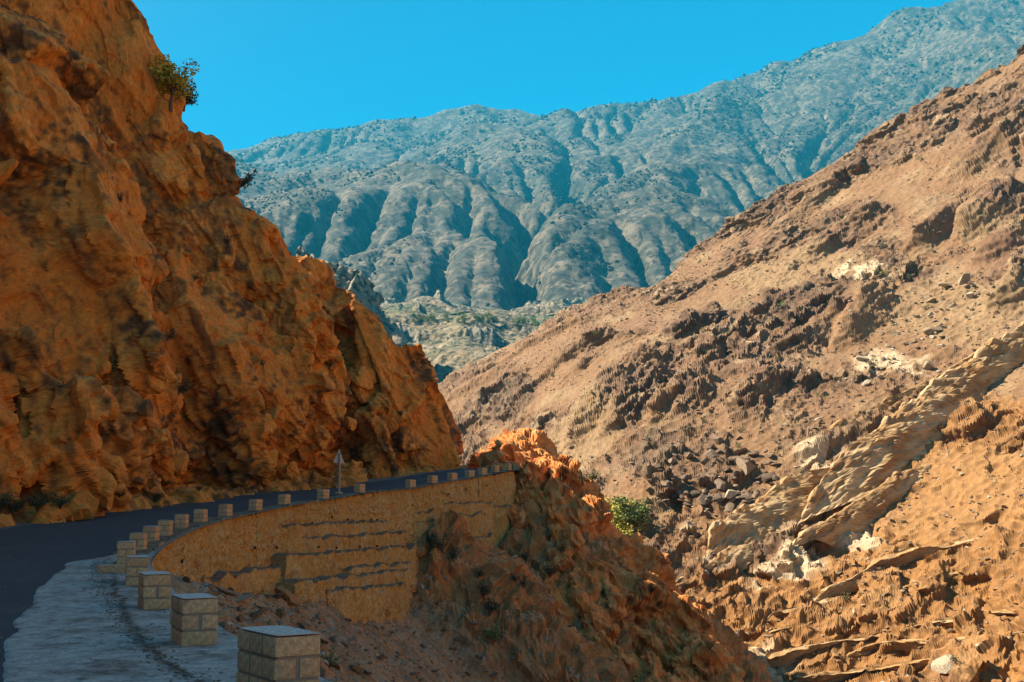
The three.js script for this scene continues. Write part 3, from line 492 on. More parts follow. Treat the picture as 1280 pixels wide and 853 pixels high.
  let q = bedFabric(w, 2.0), d = (0.3 + 1.15 * rocky + 0.3 * k.scree) * chip(q[0], q[1], q[2], 1.0); const id3 = FC.id;
  w.addScaledVector(n, d); q = blockFabric(w, 0.9); d += (0.32 + 0.36 * rocky + 0.14 * k.scree) * chip(q[0], q[1], q[2], 1.0); const id4 = FC.id;
  const pt = fbm(p.x / 11, p.y / 11 + 3, p.z / 11, 4), fine = fbm(p.x / 1.6, p.y / 1.6, p.z / 1.6, 3);
  setc(c, [0.29, 0.165, 0.082]); mixc(c, [0.36, 0.24, 0.135], sstep(-0.05, 0.45, pt)); mixc(c, [0.27, 0.15, 0.095], 0.6 * sstep(0.0, 0.4, fbm(p.x / 23, p.y / 23, p.z / 23 + 9, 3))); mixc(c, [0.37, 0.19, 0.058], 0.7 * low);
  mixc(c, [0.175, 0.098, 0.056], rocky * sstep(0.15, 0.75, id2 * 0.6 + id1 * 0.5 + 0.3 * fine)); mixc(c, [0.56, 0.41, 0.25], 0.65 * rocky * sstep(0.62, 1, id3 * 0.6 + id2 * 0.5));
  mixc(c, [0.13, 0.1, 0.078], 0.7 * rocky * sstep(0.75, 1, id4 * 0.4 + (1 - id3) * 0.6 + 0.2 * pt));
  for (const t of ['scree', 'orange', 'dark', 'pale']) if (k[t]) mixc(c, tintOf[t], k[t] * (t === 'dark' ? 0.6 * sstep(0.2, 0.7, id3) : t === 'pale' ? sstep(0.15, 0.5, id2 + 0.3 * fine) : 0.65));
  c[0] *= 0.78; c[1] *= 0.71; c[2] *= 0.63;
  return d;
} }, M.slope, false, [-0.75, 0.5, 0.45]);
struct(slope, 'mountainside');
{ // the slabs
  const N = new THREE.Vector3().crossVectors(FE2, FE1).normalize(); if (N.y < 0) N.negate();
  for (const [pts, hh, reach, pale] of slabLines) {
    const edgeP = pts.map(([x, y]) => { let b = null, bd = 1e9; for (const q of coarse) { const e = (q[0] - x) ** 2 + (q[1] - y) ** 2 + q[2] * 0.02; if (e < bd) { bd = e; b = q; } } return b[4].clone().addScaledVector(N, 0.4); });
    const curve = new THREE.CatmullRomCurve3(edgeP, false, 'centripetal'), len = curve.getLength(), q = new THREE.Vector3(), h = hh * 0.62, sd = hash(Math.round(pts[0][0]), Math.round(pts[0][1]), 5) & 255;
    const prof = [[reach * 1.25, -2.2], [reach * 0.8, -0.1], [reach * 0.4, h * 0.75], [0.12 * h, h * 1.02], [0, h * 0.96], [-0.1 * h, h * 0.5], [0.05 * h, -0.1 * h], [0.2 * h, -1.6 - h * 0.5]];
    const pv = v => { const k = Math.min(prof.length - 2, Math.floor(v)), t = v - k; return [lerp(prof[k][0], prof[k + 1][0], t), lerp(prof[k][1], prof[k + 1][1], t)]; };
    struct(sheet((u, v, o) => { curve.getPointAt(clamp(u), o); const e = sstep(-0.02, 0.12, u) * sstep(1.02, 0.86, u), rag = 0.95 + 0.4 * noise(u * len / 11, sd, 1) + 0.16 * noise(u * len / 2.4, sd, 4), p2 = pv(v), up = p2[1] > 0 ? p2[1] * e * rag : p2[1]; return o.addScaledVector(FE2, p2[0] * (0.9 + 0.25 * noise(u * len / 9, sd, 8))).addScaledVector(N, up - 0.4); }, lin(0, 1, Math.round(len / 0.34)), spread(62, [4, 6, 8, 5, 3, 7, 6]), (p, n, u, v, c) => {
      let q2 = bedFabric(p, 3.2), d = 0.6 * facet(q2[0], q2[1], q2[2], 0.35) - 0.2; const a = FC.id; q2 = bedFabric(p, 1.1); d += 0.3 * facet(q2[0], q2[1], q2[2], 0.5); const b = FC.id; q2 = blockFabric(p, 0.5); d += 0.12 * chip(q2[0], q2[1], q2[2]);
      const st = fbm((p.x * 0.85 + p.y * 0.5) / 9, (p.y * 0.8 - p.x * 0.46) / 1.3, p.z / 6, 4), fine = fbm(p.x, p.y, p.z, 3);
      setc(c, [0.38, 0.21, 0.082]); mixc(c, [0.56, 0.38, 0.2], (0.35 + 0.65 * pale) * sstep(-0.25, 0.2, st + 0.35 * (a - 0.5) + 0.3 * fine)); mixc(c, [0.25, 0.13, 0.055], 0.7 * sstep(0.1, 0.45, fine - 0.5 * st + 0.3 * (b - 0.5)));
      return d * sstep(0, 0.4, v);
    }, M.slope, true, [-0.75, 0.5, 0.45]), 'rock_ledge');
  }
}
lap('slope');

// ================================================================ far mountains: a block of land worn down by running water
const farMountain = (() => {
  const dx = 16, X0 = -2700, D0 = 1150, nx = 400, nd = 325, n = nx * nd, h = new Float32Array(n);
  const sky = [[150, 200], [300, 188], [330, 175], [360, 167], [395, 164], [420, 165], [450, 155], [480, 150], [520, 150], [560, 138], [590, 132], [620, 137], [660, 141], [690, 145], [720, 139], [760, 132], [800, 130], [850, 124], [890, 110], [940, 95], [1000, 75], [1060, 55], [1100, 42], [1130, 20], [1160, 10], [1200, 7], [1240, -6], [1280, -25], [1400, -70], [1600, -120]];
  const skyY = table(sky.map(q => q[0]), sky.map(q => q[1]));
  const crestD = table([-2700, -1200, -200, 600, 1400, 2300, 3700], [5600, 5400, 5000, 4700, 4300, 3900, 3600]);
  const ridge = (pts, side) => { const q = pts.map(([x, y, d]) => P(x, y, d)); return (x, d) => { let best = -1e9; for (let i = 0; i < q.length - 1; i++) { const a = q[i], b = q[i + 1], ux = b.x - a.x, ud = -b.z + a.z, t = clamp(((x - a.x) * ux + (d + a.z) * ud) / (ux * ux + ud * ud)), e = Math.hypot(x - a.x - ux * t, d + a.z - ud * t); best = Math.max(best, lerp(a.y, b.y, t) - side * e); } return best; }; };
  const spurs = [ridge([[150, 215, 3600], [300, 218, 3300], [400, 216, 3000], [480, 220, 2750], [540, 248, 2500], [590, 308, 2250], [628, 366, 1950], [648, 398, 1700]], 0.62), ridge([[960, 240, 2900], [880, 292, 2500], [822, 305, 2300], [765, 335, 2050], [720, 356, 1850], [690, 384, 1650]], 0.6), ridge([[700, 150, 4700], [720, 230, 3600], [700, 310, 2700], [690, 350, 2200]], 0.75), ridge([[930, 110, 4200], [850, 210, 3400], [800, 280, 2800]], 0.7)];
  const smax = (a, b, k) => { const t = clamp(0.5 + 0.5 * (a - b) / k); return lerp(b, a, t) + k * t * (1 - t); };
  const base = P(640, 398, 1250).y;
  for (let j = 0; j < nd; j++) for (let i = 0; i < nx; i++) {
    const x = X0 + i * dx, d = D0 + j * dx, cd = crestD(x) + 260 * fbm(x / 900, 0.5, 2, 2), px = W / 2 + F * x / cd, top = P(0, skyY(px), cd).y;
    const t = (d - 1250) / (cd - 1250); let y = t < 1 ? base + (top - base) * Math.max(-0.05, Math.pow(Math.max(0, t), 1.22)) : top - (d - cd) * 0.35;
    for (const r of spurs) y = smax(y, r(x, d), 90);
    h[j * nx + i] = y + 120 * ridged(x / 900, 3.3, d / 900, 3) * sstep(0, 0.25, t) + 18 * fbm(x / 210, 9.1, d / 210, 4);
  }
  const soften = new Float32Array(n); for (let j = 0; j < nd; j++) for (let i = 0; i < nx; i++) soften[j * nx + i] = 0.2 * (0.25 + 1.6 * sstep(-0.35, 0.4, fbm(i / 45, 4.4, j / 45, 3)));
  const rec = new Int32Array(n), area = new Float32Array(n), order = new Int32Array(n), cnt = new Int32Array(n + 1), don = new Int32Array(n), stack = new Int32Array(n);
  const OFF = []; for (let a = -1; a < 2; a++) for (let b = -1; b < 2; b++) if (a || b) OFF.push([a, b, Math.hypot(a, b) * dx]);
  for (let it = 0; it < 60; it++) {
    for (let j = 0; j < nd; j++) for (let i = 0; i < nx; i++) { const k = j * nx + i; rec[k] = k; if (j === 0) continue; let best = 0; for (const [a, b, l] of OFF) { const ii = i + a, jj = j + b; if (ii < 0 || jj < 0 || ii >= nx || jj >= nd) continue; const s = (h[k] - h[jj * nx + ii]) / l; if (s > best) { best = s; rec[k] = jj * nx + ii; } } }
    for (let j = 1; j < nd; j++) { const up = 1.0 * sstep(10, 90, j); for (let i = 0; i < nx; i++) h[j * nx + i] += up * (0.6 + 0.8 * sstep(0, 0.9, j / nd)); }
    cnt.fill(0); for (let k = 0; k < n; k++) if (rec[k] !== k) cnt[rec[k] + 1]++; for (let k = 0; k < n; k++) cnt[k + 1] += cnt[k];
    const fill = cnt.slice(0, n); for (let k = 0; k < n; k++) if (rec[k] !== k) don[fill[rec[k]]++] = k;
    let m = 0; for (let k = 0; k < n; k++) if (rec[k] === k) { let sp = 0; stack[sp++] = k; while (sp) { const c = stack[--sp]; order[m++] = c; for (let q = cnt[c]; q < cnt[c + 1]; q++) stack[sp++] = don[q]; } }
    area.fill(1); for (let q = n - 1; q >= 0; q--) { const k = order[q]; if (rec[k] !== k) area[rec[k]] += area[k]; }
    for (let q = 0; q < n; q++) { const k = order[q], r = rec[k]; if (r === k) continue; const diag = (Math.abs(k - r) === 1 || Math.abs(k - r) === nx) ? dx : dx * 1.414, Fk = soften[k] * Math.pow(area[k], 0.46) / diag; h[k] = (h[k] + Fk * h[r]) / (1 + Fk); }
    if (it % 2) for (let j = 1; j < nd - 1; j++) for (let i = 1; i < nx - 1; i++) { const k = j * nx + i; h[k] += 0.02 * (h[k - 1] + h[k + 1] + h[k - nx] + h[k + nx] - 4 * h[k]); }
  }
  const at = (x, d) => { const fx = clamp((x - X0) / dx, 1, nx - 3), fd = clamp((d - D0) / dx, 1, nd - 3), i = Math.floor(fx), j = Math.floor(fd), u = fx - i, v = fd - j; const q = []; for (let b = -1; b < 3; b++) { const k = (j + b) * nx + i; q.push(cr(h[k - 1], h[k], h[k + 1], h[k + 2], u)); } return cr(q[0], q[1], q[2], q[3], v); };
  // heights of the crest corrected along the range, so that its skyline is that of the photograph
  const gx = lin(-2700, 3700, 80), gain = gx.map(() => 1), gainAt = x => table(gx, gain)(x);
  for (let r = 0; r < 5; r++) {
    const num = gx.map(() => 0), den = gx.map(() => 1e-6);
    for (let px = 120; px <= 1500; px += 6) {
      let best = 1e9, bx = 0, bd = 0, bh = 0; for (let d = 2500; d < 6100; d += 20) { const x = (px - W / 2) / F * d * 1.02; const y = (at(x, d) - base) * gainAt(x) + base; const q = pixelOf(new THREE.Vector3(x, y, -d)); if (q[1] < best) { best = q[1]; bx = x; bd = d; bh = y; } }
      const want = P(0, skyY(px), bd).y, ratio = (want - base) / (bh - base); for (let i = 0; i < gx.length; i++) { const e = Math.exp(-Math.pow((gx[i] - bx) / 110, 2)); num[i] += e * ratio; den[i] += e; }
    }
    for (let i = 0; i < gx.length; i++) if (den[i] > 0.02) gain[i] *= num[i] / den[i];
  }
  const gainF = table(gx, gain), height = (x, d) => base + (at(x, d) - base) * gainF(x);
  const us = lin(-0.40, 0.62, 560), vs = lin(0, 1, 360).map(v => 1250 + 4700 * Math.pow(v, 1.15));
  const mesh = sheet((u, d, o) => o.set(u * d, height(u * d, d), -d), us, vs, (p, nn, u, v, c) => {
    const f = ridged(p.x / 60, p.y / 60, p.z / 60, 4), g = facet(p.x / 38, p.y / 38, p.z / 38), id = FC.id, g2 = facet(p.x / 15, p.y / 15, p.z / 15), id2 = FC.id, a = fbm(p.x / 260, p.y / 260, p.z / 260, 4), b = fbm(p.x / 34, p.y / 34, p.z / 34, 3);
    setc(c, [0.062, 0.056, 0.04]); mixc(c, [0.024, 0.03, 0.02], sstep(-0.3, 0.25, b + 0.5 * a)); mixc(c, [0.165, 0.125, 0.085], 0.75 * sstep(0.3, 0.75, 0.55 * id2 - 0.9 * b - 0.3 * a + 0.15));
    const hollow = height(p.x + 16, -p.z) + height(p.x - 16, -p.z) + height(p.x, -p.z + 16) + height(p.x, -p.z - 16) - 4 * p.y;
    mixc(c, [0.2, 0.165, 0.115], 0.5 * sstep(9, 24, hollow + 6 * b));          // pale gravel in the stream beds
    return 7 * f + 3.5 * g + 2.5 * g2;
  }, M.far, false, [-0.25, 0.75, 0.6]);
  struct(mesh, 'far_mountain'); mesh.userData.height = 0;
  return { mesh, height };
})();
lap('far');

// ---------------------------------------------------------------- valley terrace with fields, and the ridge behind the cliff
const terrace = sheet(loft([
  [360, 30], [430, 20], [480, 8], [520, 0], [560, -2], [600, -3], [640, 0], [680, 4], [730, 4], [800, 0]].map(([x, dy]) => [P(x, 560 + dy, 480), P(x, 500 + dy, 600), P(x, 462 + dy, 740), P(x, 428 + dy, 900), P(x, 404 + dy * 0.5, 1020), P(x, 397 + dy * 0.3, 1180), P(x + 10, 391, 1330), P(x + 20, 380, 1500)])), lin(0, 9, 260), lin(0, 7, 230), (p, n, u, v, c) => {
  const flat = sstep(4.0, 4.3, v) * sstep(5.9, 5.4, v), a = fbm(p.x / 60, p.y / 60, p.z / 60, 4), b = fbm(p.x / 9, p.y / 9, p.z / 9, 3), rk = sstep(0.05, 0.3, fbm(p.x / 70 + 7, p.y / 70, p.z / 70, 3)) * (1 - flat);
  const f = facet(p.x / 22, p.y / 22, p.z / 22), f2 = facet(p.x / 8, p.y / 8, p.z / 8), id = FC.id;
  setc(c, [0.19, 0.14, 0.08]); mixc(c, [0.085, 0.09, 0.045], 0.8 * sstep(0.0, 0.4, a + 0.5 * b)); mixc(c, [0.16, 0.14, 0.11], rk); mixc(c, [0.36, 0.29, 0.2], 0.5 * sstep(0.8, 1, id));
  mixc(c, [0.09, 0.13, 0.035], flat * 0.7 * sstep(-0.3, 0.1, a + 0.3 * b));
  return (1 - flat) * (34 * fbm(p.x / 150, p.y / 150, p.z / 150 + 3, 3) + 12 * a + (2 + 9 * rk) * f + (1 + 3 * rk) * f2) + 0.5 * b;
}, M.near, false, [-0.3, 0.7, 0.6]);
struct(terrace, 'valley_terrace');
const backRidge = sheet(loft([[370, 318, 640], [405, 330, 640], [432, 344, 640], [450, 357, 640], [467, 381, 640], [485, 405, 630], [505, 434, 615], [530, 470, 600], [552, 505, 580], [575, 560, 560]].map(([x, y, d]) => [P(x - 30, y + 190, d - 130), P(x - 18, y + 90, d - 70), P(x - 5, y + 22, d - 20), P(x, y, d), P(x + 12, y + 30, d + 50), P(x + 30, y + 120, d + 110)])), lin(0, 9, 220), lin(0, 5, 150), (p, n, u, v, c) => {
  const f = facet(p.x / 16, p.y / 24, p.z / 16), f2 = facet(p.x / 6, p.y / 8, p.z / 6), id = FC.id, b = fbm(p.x / 8, p.y / 8, p.z / 8, 3);
  setc(c, [0.26, 0.2, 0.14]); mixc(c, [0.15, 0.12, 0.09], sstep(-0.1, 0.3, b)); mixc(c, [0.42, 0.33, 0.23], 0.5 * sstep(0.7, 1, id));
  return 7 * f + 3 * f2;
}, M.near, false, [0.3, 0.5, 0.8]);
struct(backRidge, 'distant_ridge');
{ // the floor of the gorge, and land to the horizon
  const g = new THREE.PlaneGeometry(40000, 40000, 8, 8); g.rotateX(-Math.PI / 2); const m = new THREE.Mesh(g, surf([0.42, 0.34, 0.24])); m.position.y = -62; struct(m, 'gorge_floor');
}
lap('terrace');

// ================================================================ retaining wall
const wallThing = new THREE.Group(); wallThing.position.copy(edgeAt(SW).p); 
const WO = wallThing.position;
const yAtPx = (s, o, y) => { const e = edgeAt(s), q = e.p.clone().addScaledVector(e.n, o), d = -q.z; return P(W / 2, y, d).y; };
function wallBand(s0, s1, o, top0, top1, bot0, bot1, name, opt = {}) {   // a course of stonework between two heights, set out by o metres
  const ns = Math.max(4, Math.round((s1 - s0) / 0.1)), prof = [], depth = opt.depth || 1.2;
  for (let k = 0; k <= 2; k++) prof.push([-depth + depth * k / 2, 0]); const rows = Math.round((opt.rows || 26) * 1.5); for (let k = 1; k <= rows; k++) prof.push([0, k / rows]);
  const us = lin(s0, s1, ns), vs = prof.map((_, i) => i), tt = s => (s - s0) / (s1 - s0);
  const m = sheet((s, v, q) => { const e = edgeAt(s), pr = prof[v], t = tt(s), yt = lerp(top0, top1, t) + (opt.wavy || 0) * noise(s * 0.55 + o * 9, 2, 3), yb = lerp(bot0, bot1, t); const oo = opt.flush === undefined ? o : opt.flush + (o - opt.flush) * sstep(0, opt.ease, t) * sstep(0, opt.ease, 1 - t); q.copy(e.p).addScaledVector(e.n, oo + pr[0] + pr[1] * (opt.batter || 0.12) * (yt - yb) / 3); q.y = lerp(yt, yb, pr[1]); return q.sub(WO); }, us, vs, (p, n, s, v, c) => {
    const x = s, y = p.y, row = prof[v][1], top = prof[v][0] < 0 || v <= 2;
    const a = fbm(x * 0.35, y * 0.35, o, 4), st = fbm(x * 2.2, y * 0.5, 4, 3), pit = fbm(x * 3.2, y * 3.2, 8, 2), spot = facet(x * 1.9 + 0.3 * pit, y * 2.5 + 0.3 * st, o + 5.5, 0.5), joint = 1 - sstep(0.02, 0.14, FC.edge), id = FC.id;
    setc(c, [0.76, 0.45, 0.13]); mixc(c, [0.82, 0.54, 0.2], sstep(-0.05, 0.35, a)); mixc(c, [0.52, 0.29, 0.09], 0.6 * sstep(0.1, 0.4, st)); mixc(c, [0.66, 0.48, 0.26], 0.6 * sstep(0.6, 1, id)); mixc(c, [0.58, 0.29, 0.08], 0.5 * sstep(0.4, 0, id));
    mixc(c, [0.34, 0.19, 0.065], 0.5 * sstep(0.2, 0.45, fbm(x * 1.1, y * 1.1, 21, 3)));
    if (top) { setc(c, [0.27, 0.175, 0.1]); mixc(c, [0.38, 0.28, 0.18], sstep(0, 0.4, pit)); }
    return top && v < 2 ? 0.06 * pit + 0.05 * a : 0.13 * spot - 0.1 * joint + 0.04 * pit + 0.1 * a;
  }, M.wall, true);
  const g = m.geometry; const caps = [];
  { // close the two ends
    const nv = vs.length, pos = g.attributes.position.array; for (const [i, sg] of [[0, 1], [us.length - 1, -1]]) { const P0 = []; for (let j = 0; j < nv; j++) P0.push(new THREE.Vector3(pos[(i * nv + j) * 3], pos[(i * nv + j) * 3 + 1], pos[(i * nv + j) * 3 + 2])); const inn = P0[0].clone(); inn.y = P0[nv - 1].y; const v3 = [], cc = []; const tri = (a, b, c) => { for (const q of sg > 0 ? [a, c, b] : [a, b, c]) { v3.push(q.x, q.y, q.z); cc.push(0.5, 0.32, 0.12); } }; for (let j = 0; j < nv - 1; j++) tri(inn, P0[j], P0[j + 1]); const gg = new THREE.BufferGeometry(); gg.setAttribute('position', new THREE.Float32BufferAttribute(v3, 3)); gg.setAttribute('color', new THREE.Float32BufferAttribute(cc, 3)); gg.setAttribute('uv', new THREE.Float32BufferAttribute(v3.flatMap((_, q) => q % 3 === 2 ? [] : [v3[q] * 1]), 2)); gg.computeVertexNormals(); caps.push(gg); }
  }
  const merged = mergeGeometries([g.toNonIndexed(), ...caps]); 
  const made = part(wallThing, name, merged, M.wall); made.span = [s0, s1]; return made;
}
const topY = s => edgeAt(s).p.y + 0.02;
{
  // upper wall in lengths between upright joints
  const cuts = [181, 214, 262, 310, 352, 404, 459, 508, 548, 592, 637].map(sAtPx); cuts[0] = SW - 3.2; cuts[cuts.length - 1] = SEnd + 0.7;
  const bottomPx = table([150, 214, 262, 310, 352, 404, 459, 508, 548, 592, 640], [742, 735, 722, 716, 668, 664, 660, 662, 668, 690, 700]);
  for (let i = 0; i < cuts.length - 1; i++) {
    const s0 = cuts[i] + 0.02, s1 = cuts[i + 1] - 0.02, x0 = clampPx(s0), x1 = clampPx(s1);
    wallBand(s0, s1, 0.5 + (i % 2) * 0.02, topY(s0), topY(s1), (i === 0 ? topY(s0) - 3 : yAtPx(s0, 0.5, bottomPx(x0))) - 2, yAtPx(s1, 0.5, bottomPx(x1)) - 2, 'wall_panel', { rows: 44, wavy: 0.03 });
  }
  // stepped courses below: pixel columns, pixel rows of the top and foot at each end, metres out
  for (const [xa, xb, ta, tb, ba, bb, o] of [
    [338, 482, 656, 651, 690, 684, 0.98], [357, 495, 673, 665, 700, 690, 1.46], [330, 503, 695, 682, 722, 708, 1.94], [386, 490, 711, 703, 735, 722, 2.42], [322, 480, 728, 712, 748, 736, 2.9], [356, 466, 738, 729, 772, 758, 3.5],
    [240, 346, 722, 706, 752, 722, 1.2],
    [509, 540, 641, 636.5, 662, 656, 0.84], [541, 614, 629, 627, 668, 672, 0.86], [549, 603, 644, 641.5, 690, 694, 1.14], [572, 606, 673, 667, 702, 704, 1.42], [511, 536, 653, 650, 676, 672, 1.12], [609, 634, 633, 632, 706, 700, 1.15], [616, 640, 704, 702, 730, 724, 1.9]]) {
    const s0 = sAtPx(xa), s1 = sAtPx(xb);
    wallBand(s0, s1, o, yAtPx(s0, o, ta), yAtPx(s1, o, tb), yAtPx(s0, o, ba) - 2, yAtPx(s1, o, bb) - 2, 'stepped_course', { rows: 16, wavy: 0.34, depth: 1.0, flush: o - 0.5, ease: Math.min(0.3, 2.2 / (s1 - s0)) });
  }
  // weep holes: short drain pipes in the upper wall
  const pipe = new THREE.CylinderGeometry(0.085, 0.085, 0.1, 10, 1); pipe.rotateZ(Math.PI / 2); pipe.rotateY(0);
  for (const [x, y] of [[305, 685], [334, 685], [372, 684], [426, 684], [379, 654], [404, 647], [425, 650], [453, 650], [463, 650], [395, 685], [450, 683], [468, 683], [207, 702], [552, 618], [600, 607], [575, 612]]) {
    const s = sAtPx(x), e = edgeAt(s), o = y > 660 ? 1.56 : 0.7, q = e.p.clone().addScaledVector(e.n, x < 345 ? 0.72 : o); q.y = P(W / 2, y, -q.z).y;
    const owner = wallThing.children.filter(k => k.span && s >= k.span[0] && s <= k.span[1] && (y > 660 && x > 345 ? k.name === 'stepped_course' : k.name === 'wall_panel'))[0] || wallThing.children[0], m = part(owner, 'weep_hole', pipe, M.hole); m.position.copy(q.sub(WO)); m.rotation.y = Math.atan2(-e.n.z, e.n.x);
  }
}
add(wallThing, 'retaining_wall', 'long ochre stone retaining wall with stepped courses carrying the road edge', 'wall');
lap('wall');

// ================================================================ guard pillars
function brickGeo(x, y, z) { // a concrete block with softened, slightly worn edges
  const g = new THREE.BoxGeometry(x, y, z, 4, 3, 4), p = g.attributes.position, b = 0.014;
  for (let i = 0; i < p.count; i++) { const q = [p.getX(i), p.getY(i), p.getZ(i)], hh = [x / 2, y / 2, z / 2]; let at = q.map((v, k) => Math.abs(Math.abs(v) - hh[k]) < 1e-6); const n = at.filter(Boolean).length; if (n >= 2) for (let k = 0; k < 3; k++) if (at[k]) q[k] -= Math.sign(q[k]) * b * (0.6 + 0.8 * Math.abs(noise(q[0] * 9 + x, q[1] * 9, q[2] * 9 + i * 0.01))); p.setXYZ(i, ...q); }
  g.deleteAttribute('normal'); const m = mergeVertices(g.index ? (g.deleteAttribute('uv'), g) : g, 1e-5); const o = toCreasedNormals(m, 0.7);
  const pos = o.attributes.position, nn = o.attributes.normal, uv = new Float32Array(pos.count * 2);
  for (let i = 0; i < pos.count; i++) { const ax = Math.abs(nn.getX(i)), ay = Math.abs(nn.getY(i)), az = Math.abs(nn.getZ(i)); const X = pos.getX(i), Y = pos.getY(i), Z = pos.getZ(i); uv[i * 2] = ax > ay && ax > az ? Z : X; uv[i * 2 + 1] = ay > ax && ay > az ? Z : Y; }
  o.setAttribute('uv', new THREE.BufferAttribute(uv, 2)); return o;
}
const PW = 0.52, PL = 1.06, PH = 0.68, CH = PH / 3, J = 0.016;
const bricks = { half: brickGeo(PW / 2 - J / 2, CH - J, PL / 3 - J), full: brickGeo(PW, CH - J, PL / 3 - J) };
const capGeo = brickGeo(PW - 0.012, 0.022, PL - 0.012);
const coreGeo = new THREE.BoxGeometry(PW - 0.05, PH - 0.02, PL - 0.05);
function makePillar(k) {
  const g = new THREE.Group();
  part(g, 'mortar_core', coreGeo, M.mortar).position.y = PH / 2 - 0.012;
  part(g, 'cement_cap', capGeo, M.cap).position.y = PH + 0.0;
  for (let c = 0; c < 3; c++) for (let z = 0; z < 3; z++) {
    const split = c === 1;
    for (let x = 0; x < (split ? 2 : 1); x++) { const b = part(g, 'concrete_block', split ? bricks.half : bricks.full, M.block[(hash(k, c * 7 + z, x) >>> 4) % 3]); b.position.set(split ? (x - 0.5) * (PW / 2 + J / 2) : 0, (c + 0.5) * CH + rr(-0.003, 0.003), (z - 1) * PL / 3); b.rotation.y = rr(-0.02, 0.02); b.position.x += rr(-0.011, 0.011); b.position.z += rr(-0.004, 0.004); }
  }
  return g;
}
const pillarTurn = [0.24, 0.03, 0.02, 0, 0, 0, 0];
const extra = [[SEnd + 4, 0], [SEnd + 7.5, 0], [SEnd + 11, 0]];
const pillarLabels = ['largest beige concrete-block guard pillar, beside rubble and a tuft of grass', 'beige concrete-block guard pillar standing second in the row on the pale pull-in', 'beige concrete-block guard pillar third in the row on the pale pull-in', 'beige concrete-block guard pillar fourth in the row, next to a low leftover block'];
const pillars = [];
for (let i = 0; i < pillarSpots.length + extra.length; i++) {
  const s = i < pillarSpots.length ? sOfPillar(i) : extra[i - pillarSpots.length][0], e = edgeAt(s), g = makePillar(i);
  g.position.copy(e.p); g.position.y += i < 5 ? 0.045 : 0.0; g.rotation.y = Math.atan2(e.t.x, e.t.z) + (pillarTurn[i] || rr(-0.05, 0.05)); g.rotation.z = rr(-0.025, 0.025); g.rotation.x = rr(-0.015, 0.015);
  add(g, 'guard_pillar', pillarLabels[i] || 'small beige concrete-block guard pillar in the row along the top of the retaining wall', 'guard pillar', i > 3 ? 'guard pillars along the retaining wall' : undefined);
  pillars.push(g);
}
{ // low remnant beside the fifth pillar
  const p = P(143, 722, 31.5), q = part(new THREE.Group(), 'x', brickGeo(0.9, 0.3, 0.5), M.block[2]); q.position.set(p.x, edgeAt(sOfPillar(4) - 3.6).p.y + 0.12, p.z); q.rotation.y = 0.3; add(q, 'broken_block', 'low leftover concrete block lying beside the row of guard pillars', 'block');
}
// ---------------------------------------------------------------- road sign, seen from behind
{
  const s = sAtPx(440), e = edgeAt(s), g = new THREE.Group(); g.position.copy(e.p).addScaledVector(e.n, -1.0); g.position.y = e.p.y + 0.03;
  const foot = P(W / 2, 618, -g.position.z); const hgt = P(W / 2, 562, -g.position.z).y - g.position.y;
  const base = part(g, 'concrete_footing', new THREE.CylinderGeometry(0.26, 0.34, 0.14, 12), M.block[2]); base.position.y = 0.05;
  const post = part(g, 'post', new THREE.CylinderGeometry(0.075, 0.085, hgt - 0.25, 12), M.post); post.position.y = (hgt - 0.25) / 2;
  const tri = new THREE.Shape(), a = 0.56; tri.moveTo(0, 1.02); tri.lineTo(-a, 0.03); tri.quadraticCurveTo(-a - 0.03, 0, -a + 0.05, 0); tri.lineTo(a - 0.05, 0); tri.quadraticCurveTo(a + 0.03, 0, a, 0.03); tri.closePath();
  const plate = part(g, 'triangular_plate', new THREE.ExtrudeGeometry(tri, { depth: 0.02, bevelEnabled: true, bevelSize: 0.012, bevelThickness: 0.008, bevelSegments: 1 }), M.steel); plate.position.set(0, hgt - 1.02, -0.11);
  const br = part(plate, 'bracket', new THREE.BoxGeometry(0.6, 0.05, 0.05), M.steel); br.position.set(0, 0.4, 0.05);
  g.rotation.y = 0.95;
  add(g, 'road_sign', 'grey triangular road sign on a post, seen from its blank back', 'road sign');
}
lap('small');

// ================================================================ stones
function rockGeo(sd, detail, flat = 1) {                              // a broken stone: a ball cut by planes
  const save = seed; seed = sd * 7919; const g = new THREE.IcosahedronGeometry(1, detail), p = g.attributes.position, cuts = [];
  for (let i = 0; i < 13; i++) cuts.push([new THREE.Vector3(rr(-1, 1), rr(-1, 1), rr(-1, 1)).normalize(), rr(0.36, 0.78)]);
  const v = new THREE.Vector3();
  for (let i = 0; i < p.count; i++) { v.fromBufferAttribute(p, i); for (const [n, d] of cuts) { const e = v.dot(n) - d; if (e > 0) v.addScaledVector(n, -e); } const k = 1 + 0.05 * noise(v.x * 4 + sd, v.y * 4, v.z * 4); p.setXYZ(i, v.x * k * 1.4, v.y * k * flat * 1.15, v.z * k * 1.1); }
  g.deleteAttribute('normal'); g.deleteAttribute('uv'); const o = toCreasedNormals(mergeVertices(g, 1e-4), 0.3); const q = o.attributes.position, uv = new Float32Array(q.count * 2); for (let i = 0; i < q.count; i++) { uv[i * 2] = q.getX(i) + q.getY(i) * 0.5; uv[i * 2 + 1] = q.getZ(i) + q.getY(i) * 0.5; } o.setAttribute('uv', new THREE.BufferAttribute(uv, 2)); seed = save; return o;
}
const rocks = [1, 2, 3, 4, 5, 6, 7].map(i => rockGeo(i, 2, 0.8)), slabs = [11, 12, 13, 14, 15].map(i => rockGeo(i, 2, 0.38)), chips = [21, 22, 23, 24].map(i => rockGeo(i, 0, 0.7));
